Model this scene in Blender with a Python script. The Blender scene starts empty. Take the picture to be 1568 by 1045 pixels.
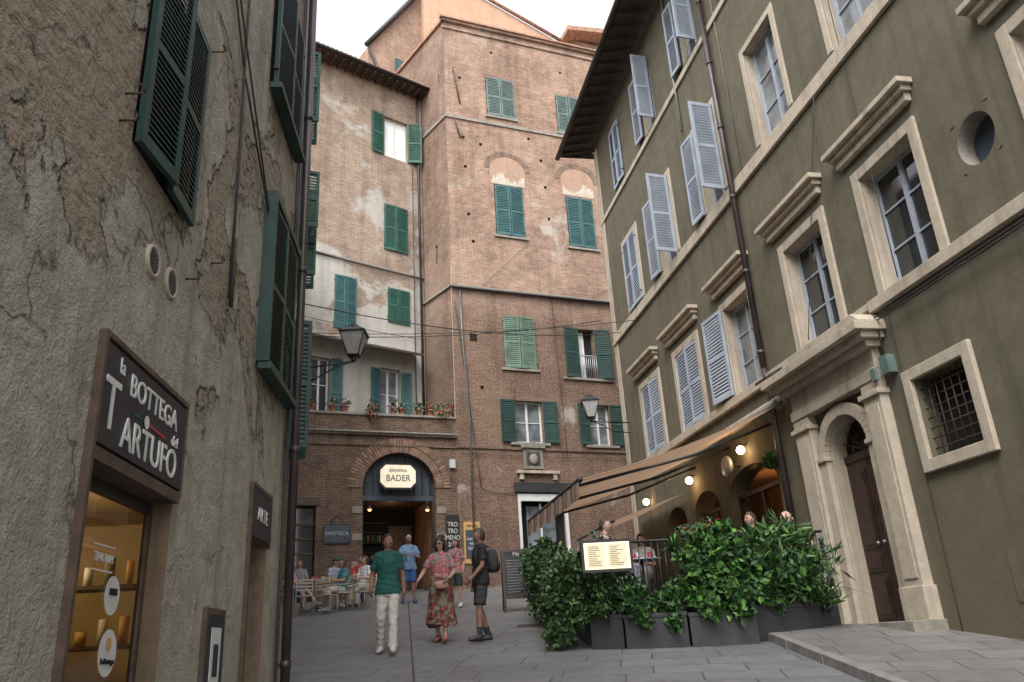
import bpy, math, random
import numpy as np
from mathutils import Vector, Matrix, bvhtree
random.seed(7); rng=np.random.default_rng(7)
SC=bpy.context.scene
COL=SC.collection
# ------------------------------------------------------------------ materials
def nm(name):
    m=bpy.data.materials.new(name); m.use_nodes=True
    nt=m.node_tree; b=nt.nodes['Principled BSDF']
    return m,nt,b
def N(nt,t,**k):
    n=nt.nodes.new(t)
    for a,v in k.items(): setattr(n,a,v)
    return n
def c4(c): return (c[0],c[1],c[2],1)
def simple(name,col,rough=.6,metal=0,var=.12,scale=6,bump=.0,emit=None,es=0,spec=.5):
    m,nt,b=nm(name)
    b.inputs['Roughness'].default_value=rough; b.inputs['Metallic'].default_value=metal
    b.inputs['Specular IOR Level'].default_value=spec
    tc=N(nt,'ShaderNodeTexCoord'); no=N(nt,'ShaderNodeTexNoise'); no.inputs['Scale'].default_value=scale; no.inputs['Detail'].default_value=3
    nt.links.new(tc.outputs['Object'],no.inputs['Vector'])
    r=N(nt,'ShaderNodeMapRange'); r.inputs[1].default_value=.3; r.inputs[2].default_value=.7
    r.inputs[3].default_value=1-var; r.inputs[4].default_value=1+var
    nt.links.new(no.outputs[0],r.inputs[0])
    mx=N(nt,'ShaderNodeVectorMath',operation='SCALE'); mx.inputs[0].default_value=col
    nt.links.new(r.outputs[0],mx.inputs['Scale']); nt.links.new(mx.outputs[0],b.inputs['Base Color'])
    if bump:
        bp=N(nt,'ShaderNodeBump'); bp.inputs['Strength'].default_value=bump; bp.inputs['Distance'].default_value=.02
        nt.links.new(no.outputs[0],bp.inputs['Height']); nt.links.new(bp.outputs[0],b.inputs['Normal'])
    if emit: b.inputs['Emission Color'].default_value=c4(emit); b.inputs['Emission Strength'].default_value=es
    return m
def ramp(nt,src,p0,p1,c0=(0,0,0),c1=(1,1,1)):
    r=N(nt,'ShaderNodeValToRGB'); e=r.color_ramp.elements
    e[0].position=p0; e[0].color=c4(c0); e[1].position=p1; e[1].color=c4(c1)
    nt.links.new(src,r.inputs[0]); return r.outputs[0]
def noise(nt,vec,scale,detail=4,rough=.6,dist=0):
    n=N(nt,'ShaderNodeTexNoise'); n.inputs['Scale'].default_value=scale; n.inputs['Detail'].default_value=detail
    n.inputs['Roughness'].default_value=rough; n.inputs['Distortion'].default_value=dist
    nt.links.new(vec,n.inputs['Vector']); return n.outputs[0]
def mix(nt,fac,a,b,mode='MIX'):
    m=N(nt,'ShaderNodeMix',data_type='RGBA',blend_type=mode)
    for s,v in ((m.inputs[0],fac),(m.inputs[6],a),(m.inputs[7],b)):
        if isinstance(v,(int,float)): s.default_value=v
        elif isinstance(v,tuple): s.default_value=c4(v)
        else: nt.links.new(v,s)
    return m.outputs[2]
def math_(nt,op,a,b=None,clamp=False):
    m=N(nt,'ShaderNodeMath',operation=op,use_clamp=clamp)
    for i,v in enumerate((a,b)):
        if v is None: continue
        if isinstance(v,(int,float)): m.inputs[i].default_value=v
        else: nt.links.new(v,m.inputs[i])
    return m.outputs[0]
def mrange(nt,src,a,b,c,d):
    f=N(nt,'ShaderNodeMapRange'); 
    for i,v in enumerate((a,b,c,d)): f.inputs[i+1].default_value=v
    nt.links.new(src,f.inputs[0]); return f.outputs[0]
def wallcoord(nt):
    tc=N(nt,'ShaderNodeTexCoord'); sp=N(nt,'ShaderNodeSeparateXYZ'); nt.links.new(tc.outputs['Object'],sp.inputs[0])
    ad=math_(nt,'ADD',sp.outputs[0],sp.outputs[1]); cb=N(nt,'ShaderNodeCombineXYZ')
    nt.links.new(ad,cb.inputs[0]); nt.links.new(sp.outputs[2],cb.inputs[1])
    return tc.outputs['Object'],cb.outputs[0],sp.outputs[2],sp.outputs[0]
def brick_mat(name,c1,c2,mortar,dark,plaster=None,pl_amt=.5,zsplit=None,low=(1,1,1),bump=.6,plz=None):
    m,nt,b=nm(name); obj,vec,z,x=wallcoord(nt)
    nv=N(nt,'ShaderNodeTexNoise'); nv.inputs['Scale'].default_value=1.3; nv.inputs['Detail'].default_value=2
    nt.links.new(obj,nv.inputs['Vector'])
    sub=N(nt,'ShaderNodeVectorMath',operation='SUBTRACT'); nt.links.new(nv.outputs['Color'],sub.inputs[0]); sub.inputs[1].default_value=(.5,.5,.5)
    sc=N(nt,'ShaderNodeVectorMath',operation='SCALE'); sc.inputs['Scale'].default_value=.10; nt.links.new(sub.outputs[0],sc.inputs[0])
    ad=N(nt,'ShaderNodeVectorMath',operation='ADD'); nt.links.new(vec,ad.inputs[0]); nt.links.new(sc.outputs[0],ad.inputs[1])
    br=N(nt,'ShaderNodeTexBrick'); nt.links.new(ad.outputs[0],br.inputs['Vector'])
    br.inputs['Scale'].default_value=1; br.inputs['Brick Width'].default_value=.30; br.inputs['Row Height'].default_value=.086
    br.inputs['Mortar Size'].default_value=.012; br.inputs['Mortar Smooth'].default_value=.3; br.inputs['Bias'].default_value=0
    br.inputs['Color1'].default_value=c4(c1); br.inputs['Color2'].default_value=c4(c2); br.inputs['Mortar'].default_value=c4(mortar)
    col=br.outputs['Color']
    n1=noise(nt,obj,.50,5,.68); n2=noise(nt,obj,2.6,5,.74); n3=noise(nt,obj,14,3,.7)
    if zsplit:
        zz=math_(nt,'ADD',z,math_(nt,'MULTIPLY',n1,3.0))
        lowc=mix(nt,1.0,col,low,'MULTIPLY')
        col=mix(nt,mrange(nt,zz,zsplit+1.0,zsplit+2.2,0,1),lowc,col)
    col=mix(nt,ramp(nt,n2,.40,.64),col,mix(nt,.62,col,dark))
    col=mix(nt,math_(nt,'MULTIPLY',ramp(nt,n1,.44,.60),.75),col,mix(nt,1.0,col,(.62,.59,.58),'MULTIPLY'))
    col=mix(nt,math_(nt,'MULTIPLY',ramp(nt,n3,.50,.68),.45),col,mix(nt,.5,mortar,(.42,.37,.30)))
    mp=N(nt,'ShaderNodeMapping'); mp.inputs['Scale'].default_value=(2.0,2.0,.13); nt.links.new(obj,mp.inputs[0])
    st=noise(nt,mp.outputs[0],1.0,4,.65)
    col=mix(nt,math_(nt,'MULTIPLY',ramp(nt,st,.50,.70),.6),col,mix(nt,1.0,col,(.56,.55,.56),'MULTIPLY'))
    hgt=math_(nt,'SUBTRACT',1.0,br.outputs['Fac'])
    if plaster:
        mp=N(nt,'ShaderNodeMapping'); mp.inputs['Location'].default_value=(11,3,5); nt.links.new(obj,mp.inputs[0])
        p=noise(nt,mp.outputs[0],.42,7,.70,.3)
        if plz: p=math_(nt,'ADD',p,mrange(nt,z,*plz))
        pm=ramp(nt,p,pl_amt,pl_amt+.06)
        pc=mix(nt,n2,plaster,tuple(v*.58 for v in plaster))
        pc=mix(nt,math_(nt,'MULTIPLY',ramp(nt,st,.46,.66),.5),pc,tuple(v*.5 for v in plaster))
        col=mix(nt,math_(nt,'MULTIPLY',pm,.85),col,pc)
    nt.links.new(col,b.inputs['Base Color']); b.inputs['Roughness'].default_value=.92; b.inputs['Specular IOR Level'].default_value=.2
    h=math_(nt,'ADD',hgt,math_(nt,'MULTIPLY',n3,.9))
    bp=N(nt,'ShaderNodeBump'); bp.inputs['Strength'].default_value=bump; bp.inputs['Distance'].default_value=.015
    nt.links.new(h,bp.inputs['Height']); nt.links.new(bp.outputs[0],b.inputs['Normal'])
    return m
def stucco(name,cols,stain,scale=.7,bump=.5,peel=False,zstain=None,dist=.02,streak=.6):
    m,nt,b=nm(name); obj,vec,z,x=wallcoord(nt)
    n1=noise(nt,obj,scale,5,.68,.4); n2=noise(nt,obj,scale*5,6,.74,.2); n3=noise(nt,obj,38,2,.7)
    col=mix(nt,ramp(nt,n1,.36,.64),cols[0],cols[1])
    col=mix(nt,math_(nt,'MULTIPLY',ramp(nt,n2,.42,.70),.8),col,cols[2])
    mp=N(nt,'ShaderNodeMapping'); mp.inputs['Scale'].default_value=(3.2,3.2,.22); nt.links.new(obj,mp.inputs[0])
    st=noise(nt,mp.outputs[0],1.0,4,.65)
    col=mix(nt,math_(nt,'MULTIPLY',ramp(nt,st,.5,.72),streak),col,stain)
    h=math_(nt,'ADD',math_(nt,'MULTIPLY',n2,1.6),math_(nt,'MULTIPLY',n3,.35))
    if peel:
        p=noise(nt,obj,.55,6,.60,.4)
        p=math_(nt,'ADD',p,mrange(nt,x,2.6,4.8,.14,-.02))
        p=math_(nt,'ADD',p,mrange(nt,z,2.8,4.4,-.12,.03))
        pm=ramp(nt,p,.545,.56)
        n4=noise(nt,obj,8,5,.75)
        mpc=N(nt,'ShaderNodeMapping'); mpc.inputs['Scale'].default_value=(3.4,3.4,9.5); nt.links.new(obj,mpc.inputs[0])
        n5=noise(nt,mpc.outputs[0],1.0,3,.6)
        bc=mix(nt,ramp(nt,n4,.35,.65),(.36,.31,.235),(.25,.215,.165))
        bc=mix(nt,math_(nt,'MULTIPLY',ramp(nt,n5,.50,.66),.6),bc,(.34,.235,.16))
        col=mix(nt,pm,col,bc)
        edge=math_(nt,'SUBTRACT',ramp(nt,p,.533,.547),pm,True)
        col=mix(nt,math_(nt,'MULTIPLY',edge,.75),col,(.07,.06,.045))
        h=math_(nt,'ADD',h,math_(nt,'MULTIPLY',math_(nt,'SUBTRACT',1.0,pm),3.4))
        h=math_(nt,'ADD',h,math_(nt,'MULTIPLY',math_(nt,'MULTIPLY',math_(nt,'ADD',n4,n5),pm),2.0))
        vo=N(nt,'ShaderNodeTexVoronoi',feature='DISTANCE_TO_EDGE'); vo.inputs['Scale'].default_value=.7
        dn=N(nt,'ShaderNodeTexNoise'); dn.inputs['Scale'].default_value=1.6; dn.inputs['Detail'].default_value=4; nt.links.new(obj,dn.inputs['Vector'])
        av=N(nt,'ShaderNodeVectorMath',operation='ADD'); nt.links.new(obj,av.inputs[0]); nt.links.new(dn.outputs['Color'],av.inputs[1]); nt.links.new(av.outputs[0],vo.inputs['Vector'])
        ck=ramp(nt,vo.outputs['Distance'],0.0,.012,(1,1,1),(0,0,0))
        ck=math_(nt,'MULTIPLY',ck,ramp(nt,n1,.46,.54))
        col=mix(nt,math_(nt,'MULTIPLY',ck,.8),col,(.06,.05,.04))
    if zstain:
        zz=math_(nt,'ADD',z,math_(nt,'MULTIPLY',n2,1.2)); col=mix(nt,mrange(nt,zz,zstain[0],zstain[1],.75,0),col,zstain[2])
    nt.links.new(col,b.inputs['Base Color']); b.inputs['Roughness'].default_value=.93; b.inputs['Specular IOR Level'].default_value=.15
    bp=N(nt,'ShaderNodeBump'); bp.inputs['Strength'].default_value=bump; bp.inputs['Distance'].default_value=dist
    nt.links.new(h,bp.inputs['Height']); nt.links.new(bp.outputs[0],b.inputs['Normal'])
    return m
def paving(name,c1,c2,joint,bw,rh,rot):
    m,nt,b=nm(name); tc=N(nt,'ShaderNodeTexCoord'); mp=N(nt,'ShaderNodeMapping'); mp.inputs['Rotation'].default_value=(0,0,rot)
    nt.links.new(tc.outputs['Object'],mp.inputs[0])
    br=N(nt,'ShaderNodeTexBrick'); nt.links.new(mp.outputs[0],br.inputs['Vector']); br.offset=.37; br.squash=.8; br.squash_frequency=3
    br.inputs['Scale'].default_value=1; br.inputs['Brick Width'].default_value=bw; br.inputs['Row Height'].default_value=rh; br.inputs['Mortar Size'].default_value=.012; br.inputs['Mortar Smooth'].default_value=.4
    br.inputs['Color1'].default_value=c4(c1); br.inputs['Color2'].default_value=c4(c2); br.inputs['Mortar'].default_value=c4(joint)
    n1=noise(nt,tc.outputs['Object'],.6,5,.68); n2=noise(nt,tc.outputs['Object'],7,6,.75)
    col=mix(nt,math_(nt,'MULTIPLY',ramp(nt,n1,.4,.62),.6),br.outputs['Color'],(.095,.092,.092))
    col=mix(nt,math_(nt,'MULTIPLY',ramp(nt,n2,.48,.68),.4),col,(.21,.205,.205))
    nt.links.new(col,b.inputs['Base Color'])
    nt.links.new(ramp(nt,n2,.3,.7,(.40,.40,.40),(.72,.72,.72)),b.inputs['Roughness'])
    h=math_(nt,'ADD',math_(nt,'SUBTRACT',1.0,br.outputs['Fac']),math_(nt,'MULTIPLY',n2,.6))
    bp=N(nt,'ShaderNodeBump'); bp.inputs['Strength'].default_value=.6; bp.inputs['Distance'].default_value=.012
    nt.links.new(h,bp.inputs['Height']); nt.links.new(bp.outputs[0],b.inputs['Normal'])
    return m
def leafmat(name,c,var=.6):
    m,nt,b=nm(name); g=N(nt,'ShaderNodeNewGeometry')
    col=mix(nt,g.outputs['Random Per Island'],tuple(v*(1-var) for v in c),tuple(min(1,v*(1+var)) for v in c))
    nt.links.new(col,b.inputs['Base Color']); b.inputs['Roughness'].default_value=.45; b.inputs['Specular IOR Level'].default_value=.35
    return m
def checker(name,c1,c2,scale,c3=None):
    m,nt,b=nm(name); tc=N(nt,'ShaderNodeTexCoord'); vo=N(nt,'ShaderNodeTexVoronoi'); vo.inputs['Scale'].default_value=scale
    nt.links.new(tc.outputs['Object'],vo.inputs['Vector'])
    col=ramp(nt,vo.outputs['Distance'],.25,.45,c1,c2)
    if c3:
        n=noise(nt,tc.outputs['Object'],scale*.6,3,.5); col=mix(nt,ramp(nt,n,.52,.56),col,c3)
    nt.links.new(col,b.inputs['Base Color']); b.inputs['Roughness'].default_value=.85; return m
def stripes(name,c1,c2,axis,freq,rough=.8,trans=0):
    m,nt,b=nm(name); tc=N(nt,'ShaderNodeTexCoord'); sp=N(nt,'ShaderNodeSeparateXYZ'); nt.links.new(tc.outputs['Object'],sp.inputs[0])
    f=math_(nt,'FRACT',math_(nt,'MULTIPLY',sp.outputs[axis],freq)); s=ramp(nt,f,.48,.52)
    col=mix(nt,s,c1,c2); nt.links.new(col,b.inputs['Base Color']); b.inputs['Roughness'].default_value=rough
    if trans:
        tr=N(nt,'ShaderNodeBsdfTranslucent'); nt.links.new(col,tr.inputs[0]); ms=N(nt,'ShaderNodeMixShader'); ms.inputs[0].default_value=trans
        nt.links.new(b.outputs[0],ms.inputs[1]); nt.links.new(tr.outputs[0],ms.inputs[2]); nt.links.new(ms.outputs[0],nt.nodes['Material Output'].inputs[0])
    return m
M={}
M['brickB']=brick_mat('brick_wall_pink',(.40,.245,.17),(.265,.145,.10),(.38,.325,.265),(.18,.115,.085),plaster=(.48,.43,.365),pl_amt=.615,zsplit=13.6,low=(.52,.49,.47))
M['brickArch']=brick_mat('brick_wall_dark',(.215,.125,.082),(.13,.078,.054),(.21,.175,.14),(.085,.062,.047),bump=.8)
M['brickA']=brick_mat('brick_wall_weathered',(.385,.28,.20),(.27,.18,.125),(.38,.34,.28),(.19,.145,.115),plaster=(.52,.50,.45),pl_amt=.535,plz=(12.5,16.5,.20,0.0))
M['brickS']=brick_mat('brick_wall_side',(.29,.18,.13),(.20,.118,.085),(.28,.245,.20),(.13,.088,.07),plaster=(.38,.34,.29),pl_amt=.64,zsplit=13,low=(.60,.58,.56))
M['brickBk']=brick_mat('brick_wall_back',(.42,.26,.175),(.30,.17,.115),(.38,.32,.26),(.22,.14,.10))
M['stuccoL']=stucco('stucco_weathered_beige',((.37,.335,.27),(.265,.24,.195),(.46,.42,.35)),(.18,.163,.13),scale=.8,bump=1.0,peel=True,dist=.035,zstain=(1.2,3.4,(.34,.31,.255)))
M['stuccoC']=stucco('stucco_olive_green',((.128,.113,.080),(.100,.090,.066),(.152,.136,.098)),(.074,.067,.050),scale=.5,bump=.5,zstain=(1.4,4.4,(.128,.106,.068)),dist=.015,streak=.75)
M['stone']=stucco('travertine_trim',((.42,.36,.28),(.34,.295,.235),(.47,.41,.33)),(.21,.18,.14),scale=1.4,bump=.35,streak=.75)
M['stoneD']=stucco('grey_stone_trim',((.26,.235,.20),(.20,.185,.16),(.30,.275,.235)),(.11,.10,.085),scale=1.8,bump=.4)
M['stoneW']=stucco('brown_stone_jamb',((.20,.14,.09),(.15,.105,.07),(.25,.185,.125)),(.09,.065,.045),scale=1.8,bump=.4)
M['orange']=stucco('stucco_salmon',((.46,.29,.20),(.41,.26,.18),(.51,.34,.25)),(.34,.22,.15),scale=.6,bump=.3)
M['plasterW']=stucco('plaster_white_patch',((.45,.40,.34),(.36,.30,.25),(.50,.46,.40)),(.31,.24,.19),scale=1.8,bump=.4)
M['plasterP']=stucco('plaster_pink_infill',((.35,.235,.175),(.29,.185,.135),(.40,.29,.22)),(.23,.15,.11),scale=2.4,bump=.5)
M['ground']=paving('stone_paving',(.168,.167,.172),(.128,.128,.135),(.055,.053,.052),1.05,.52,.14)
M['pave2']=paving('pavement_slabs',(.185,.178,.172),(.148,.142,.138),(.055,.052,.05),.8,.6,.19)
M['curb']=simple('curb_stone',(.18,.175,.17),.8,var=.25,bump=.4)
M['drain']=simple('drain_stone',(.135,.132,.135),.75,var=.3,scale=3,bump=.4)
M['shL']=simple('shutter_dark_green',(.012,.042,.034),.5,var=.3,scale=3)
M['shA']=simple('shutter_green',(.016,.075,.052),.6,var=.3,scale=3)
M['shB']=simple('shutter_teal',(.025,.085,.088),.6,var=.25,scale=3)
M['shT']=simple('shutter_faded_green',(.095,.14,.125),.65,var=.25,scale=3)
M['shG']=simple('shutter_pale_green',(.10,.16,.115),.65,var=.25,scale=3)
M['shC']=simple('shutter_blue_grey',(.29,.33,.39),.55,var=.15,scale=2)
M['shW']=simple('enamel_grey',(.42,.44,.46),.5,var=.08,scale=2)
M['white']=simple('white_paint',(.58,.58,.56),.5,var=.1)
M['winC']=simple('window_frame_blue_white',(.30,.33,.38),.45,var=.12)
M['curtain']=simple('curtain_white',(.78,.78,.76),.8,var=.1,scale=3)
M['glass']=simple('window_glass',(.02,.024,.028),.05,var=.5,scale=1.2,spec=.9)
M['glassW']=simple('window_glass_curtained',(.15,.165,.175),.10,var=.5,scale=2.5,spec=.8)
M['dark']=simple('dark_interior',(.012,.010,.009),.9)
M['black']=simple('black_metal',(.015,.015,.016),.45,var=.2)
M['iron']=simple('rusty_iron',(.05,.035,.028),.7,var=.4,scale=12)
M['pipe']=simple('copper_drainpipe',(.055,.042,.040),.4,metal=.3,var=.3,scale=2)
M['pipeG']=simple('zinc_pipe',(.12,.12,.12),.5,metal=.4,var=.2)
M['cable']=simple('cable',(.03,.028,.026),.7)
M['tile']=simple('roof_tile',(.31,.18,.125),.9,var=.35,scale=5,bump=.5)
M['rafter']=simple('wood_rafter',(.06,.042,.032),.8,var=.3,scale=8)
M['gutter']=simple('gutter_metal',(.03,.026,.024),.5,metal=.3)
M['wood']=simple('door_wood',(.038,.020,.015),.45,var=.4,scale=5,bump=.2)
M['woodL']=simple('shop_frame_wood',(.075,.048,.033),.6,var=.35,scale=8,bump=.3)
M['signB']=simple('sign_navy',(.012,.013,.022),.45,var=.15)
M['signW']=simple('sign_lettering',(.60,.59,.56),.6,var=.03)
M['signlit']=simple('sign_cream',(.70,.65,.52),.5,emit=(1,.82,.55),es=.40)
M['menulit']=simple('menu_paper_lit',(.8,.72,.55),.5,emit=(1,.74,.38),es=1.0)
M['menupage']=simple('menu_page',(.62,.55,.42),.5,emit=(1,.76,.42),es=.42)
M['bulb']=simple('lamp_bulb',(1,.8,.5),.5,emit=(1,.70,.36),es=18)
M['bulb2']=simple('lamp_bulb_soft',(1,.6,.4),.5,emit=(1,.36,.14),es=5)
M['lampglass']=simple('lantern_glass',(.33,.33,.32),.12,var=.15,spec=.8)
M['warmwall']=simple('warm_interior_wall',(.24,.14,.07),.8,var=.4,scale=2)
M['shopwall']=simple('shop_interior_wall',(.46,.35,.17),.6,var=.35,scale=1.2)
M['awnS']=stripes('awning_cloth',(.54,.40,.29),(.40,.24,.155),0,3.0,trans=.35)
M['awnV']=stripes('awning_valance',(.33,.25,.20),(.20,.125,.09),0,3.0)
M['planter']=simple('planter_anthracite',(.026,.026,.030),.5,var=.2)
M['pot']=simple('terracotta_pot',(.34,.165,.10),.85,var=.2)
M['board']=simple('blackboard',(.02,.02,.022),.6,var=.3)
M['slate']=simple('slate_sign',(.045,.06,.08),.6,var=.2)
M['orangeP']=simple('poster_orange',(.50,.30,.11),.6)
M['greyM']=simple('light_metal',(.36,.37,.38),.4,metal=.5)
M['rattan']=simple('chair_cream',(.42,.36,.27),.6)
M['leaf1']=leafmat('foliage_dark',(.024,.058,.022))
M['leaf2']=leafmat('foliage_bright',(.062,.155,.028))
M['leaf3']=leafmat('foliage_mid',(.034,.085,.025))
M['leaf4']=leafmat('foliage_light',(.10,.165,.05))
M['twig']=simple('stems',(.06,.045,.03),.9)
M['flR']=leafmat('flowers_red',(.45,.03,.05)); M['flP']=leafmat('flowers_pink',(.55,.28,.33)); M['flW']=leafmat('flowers_white',(.58,.55,.52))
M['skin']=simple('skin',(.38,.225,.16),.55,var=.06,scale=10); M['skinD']=simple('skin_tan',(.22,.12,.08),.55,var=.06,scale=10)
M['skinP']=simple('skin_pale',(.47,.30,.24),.55,var=.06,scale=10)
M['hair']=simple('hair_dark',(.012,.009,.008),.6,var=.4,scale=30); M['hairG']=simple('hair_grey',(.28,.26,.24),.7,var=.3,scale=30); M['hairB']=simple('hair_brown',(.05,.03,.018),.6,var=.4,scale=30)
M['eye']=simple('eye',(.02,.015,.012),.3); M['eyeW']=simple('eye_white',(.45,.43,.40),.4); M['lip']=simple('lips',(.28,.10,.085),.5)
def cloth(n,c): return simple(n,c,.85,var=.22,scale=7,bump=.6)
M['cGreen']=cloth('cloth_teal',(.010,.078,.065)); M['cCream']=cloth('cloth_cream',(.46,.44,.40)); M['cBlack']=cloth('cloth_black',(.012,.012,.013))
M['cBlack2']=cloth('cloth_charcoal',(.03,.03,.033)); M['cBlue']=cloth('cloth_sky_blue',(.15,.24,.38)); M['cDenim']=cloth('cloth_blue_denim',(.025,.08,.22))
M['cWhite']=cloth('cloth_white',(.58,.58,.58)); M['cPink']=cloth('cloth_pink',(.46,.28,.26)); M['cTeal']=cloth('cloth_aqua',(.05,.20,.23)); M['cGrey']=cloth('cloth_grey',(.20,.20,.22)); M['cRed']=cloth('cloth_red',(.35,.04,.04))
M['cRust']=cloth('cloth_rust',(.28,.12,.09)); M['cKhaki']=cloth('cloth_khaki',(.20,.175,.13))
M['dress']=checker('dress_print',(.34,.045,.05),(.09,.03,.035),18,(.17,.16,.09)); M['blouse']=checker('blouse_print',(.40,.32,.28),(.36,.09,.11),22,(.15,.19,.17))
M['bag']=simple('bag_pink_leather',(.45,.24,.185),.5); M['shoeW']=simple('shoe_white',(.5,.5,.48),.6); M['shoeB']=simple('shoe_black',(.02,.02,.02),.5)
M['stripeShirt']=stripes('striped_shirt',(.52,.52,.53),(.08,.13,.26),2,28)
# ------------------------------------------------------------------ mesh builder
class MB:
    def __init__(s): s.v=[];s.f=[];s.mi=[];s.sm=[];s.mats=[]
    def add(s,verts,faces,mat,smooth=False,T=None):
        if mat not in s.mats: s.mats.append(mat)
        k=s.mats.index(mat); o=len(s.v)
        for p in verts:
            p=Vector(p)
            if T is not None: p=T@p
            s.v.append(p[:])
        for f in faces: s.f.append([i+o for i in f]); s.mi.append(k); s.sm.append(smooth)
        return s
    def box(s,x0,x1,y0,y1,z0,z1,mat,T=None):
        v=[(x0,y0,z0),(x1,y0,z0),(x1,y1,z0),(x0,y1,z0),(x0,y0,z1),(x1,y0,z1),(x1,y1,z1),(x0,y1,z1)]
        return s.add(v,[(0,3,2,1),(4,5,6,7),(0,1,5,4),(1,2,6,5),(2,3,7,6),(3,0,4,7)],mat,T=T)
    def prism(s,pts,y0,y1,mat,T=None):
        n=len(pts)
        v=[(p[0],y0,p[1]) for p in pts]+[(p[0],y1,p[1]) for p in pts]
        f=[list(range(n)),list(range(2*n-1,n-1,-1))]+[(i,i+n,(i+1)%n+n,(i+1)%n) for i in range(n)]
        return s.add(v,f,mat,T=T)
    def tube(s,pts,rx,mat,seg=10,ry=None,side=None,smooth=True,cap=True,T=None):
        pts=[Vector(p) for p in pts]; n=len(pts)
        if isinstance(rx,(int,float)): rx=[rx]*n
        if ry is None: ry=rx
        if isinstance(ry,(int,float)): ry=[ry]*n
        V=[]
        sd=Vector(side) if side else None
        for i,p in enumerate(pts):
            t=(pts[min(i+1,n-1)]-pts[max(i-1,0)]); t.normalize()
            a=sd if sd is not None else (Vector((1,0,0)) if abs(t.x)<.8 else Vector((0,1,0)))
            a=(a-t*a.dot(t)); a.normalize(); b=t.cross(a)
            if sd is None: sd=a
            for j in range(seg):
                th=2*math.pi*j/seg; V.append(p+a*math.cos(th)*rx[i]+b*math.sin(th)*ry[i])
        Fc=[]
        for i in range(n-1):
            for j in range(seg):
                k=(j+1)%seg; Fc.append((i*seg+j,i*seg+k,(i+1)*seg+k,(i+1)*seg+j))
        if cap: Fc.append(list(range(seg-1,-1,-1))); Fc.append([(n-1)*seg+j for j in range(seg)])
        return s.add(V,Fc,mat,smooth,T)
    def ball(s,c,r,mat,T=None,seg=12,rings=8,fn=None):
        if isinstance(r,(int,float)): r=(r,r,r)
        V=[];c=Vector(c)
        for i in range(rings+1):
            ph=math.pi*i/rings
            for j in range(seg):
                th=2*math.pi*j/seg; p=Vector((math.sin(ph)*math.cos(th),math.sin(ph)*math.sin(th),math.cos(ph)))
                if fn: p=fn(p)
                V.append((c.x+p.x*r[0],c.y+p.y*r[1],c.z+p.z*r[2]))
        Fc=[(i*seg+j,(i+1)*seg+j,(i+1)*seg+(j+1)%seg,i*seg+(j+1)%seg) for i in range(rings) for j in range(seg)]
        return s.add(V,Fc,mat,True,T)
    def lathe(s,c,prof,mat,seg=16,T=None,smooth=True):
        V=[(c[0]+r*math.cos(2*math.pi*j/seg),c[1]+r*math.sin(2*math.pi*j/seg),c[2]+z) for r,z in prof for j in range(seg)]
        Fc=[(i*seg+j,i*seg+(j+1)%seg,(i+1)*seg+(j+1)%seg,(i+1)*seg+j) for i in range(len(prof)-1) for j in range(seg)]
        return s.add(V,Fc,mat,smooth,T)
    def build(s,name,parent=None,loc=None,rotz=0,bevel=0):
        me=bpy.data.meshes.new(name); me.from_pydata(s.v,[],s.f)
        for m in s.mats: me.materials.append(M[m] if isinstance(m,str) else m)
        me.polygons.foreach_set('material_index',s.mi); me.polygons.foreach_set('use_smooth',s.sm); me.update()
        ob=bpy.data.objects.new(name,me); COL.objects.link(ob)
        if parent: ob.parent=parent
        if loc: ob.location=loc
        ob.rotation_euler[2]=rotz
        if bevel:
            b=ob.modifiers.new('bevel','BEVEL'); b.width=bevel; b.segments=2; b.limit_method='ANGLE'
        return ob
def empty(name,loc=(0,0,0),rotz=0):
    e=bpy.data.objects.new(name,None); COL.objects.link(e); e.location=loc; e.rotation_euler[2]=rotz; e.empty_display_size=.3; return e
def text(body,size,parent,loc,mat,name='lettering',rot=(math.pi/2,0,0),align='CENTER',ext=.004,sx=1):
    c=bpy.data.curves.new(name,'FONT'); c.body=body; c.size=size; c.align_x=align; c.align_y='CENTER'; c.extrude=ext
    c.materials.append(M[mat]); o=bpy.data.objects.new(name,c); COL.objects.link(o); o.parent=parent; o.location=loc; o.rotation_euler=rot; o.scale=(sx,1,1); return o
def facade(name,o,d):
    h=math.hypot(*d); return empty(name,(o[0],o[1],0),math.atan2(d[1]/h,d[0]/h))
def T_(x,y,z,rz=0,rx=0,ry=0): return Matrix.Translation((x,y,z))@Matrix.Rotation(rz,4,'Z')@Matrix.Rotation(rx,4,'X')@Matrix.Rotation(ry,4,'Y')
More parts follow.
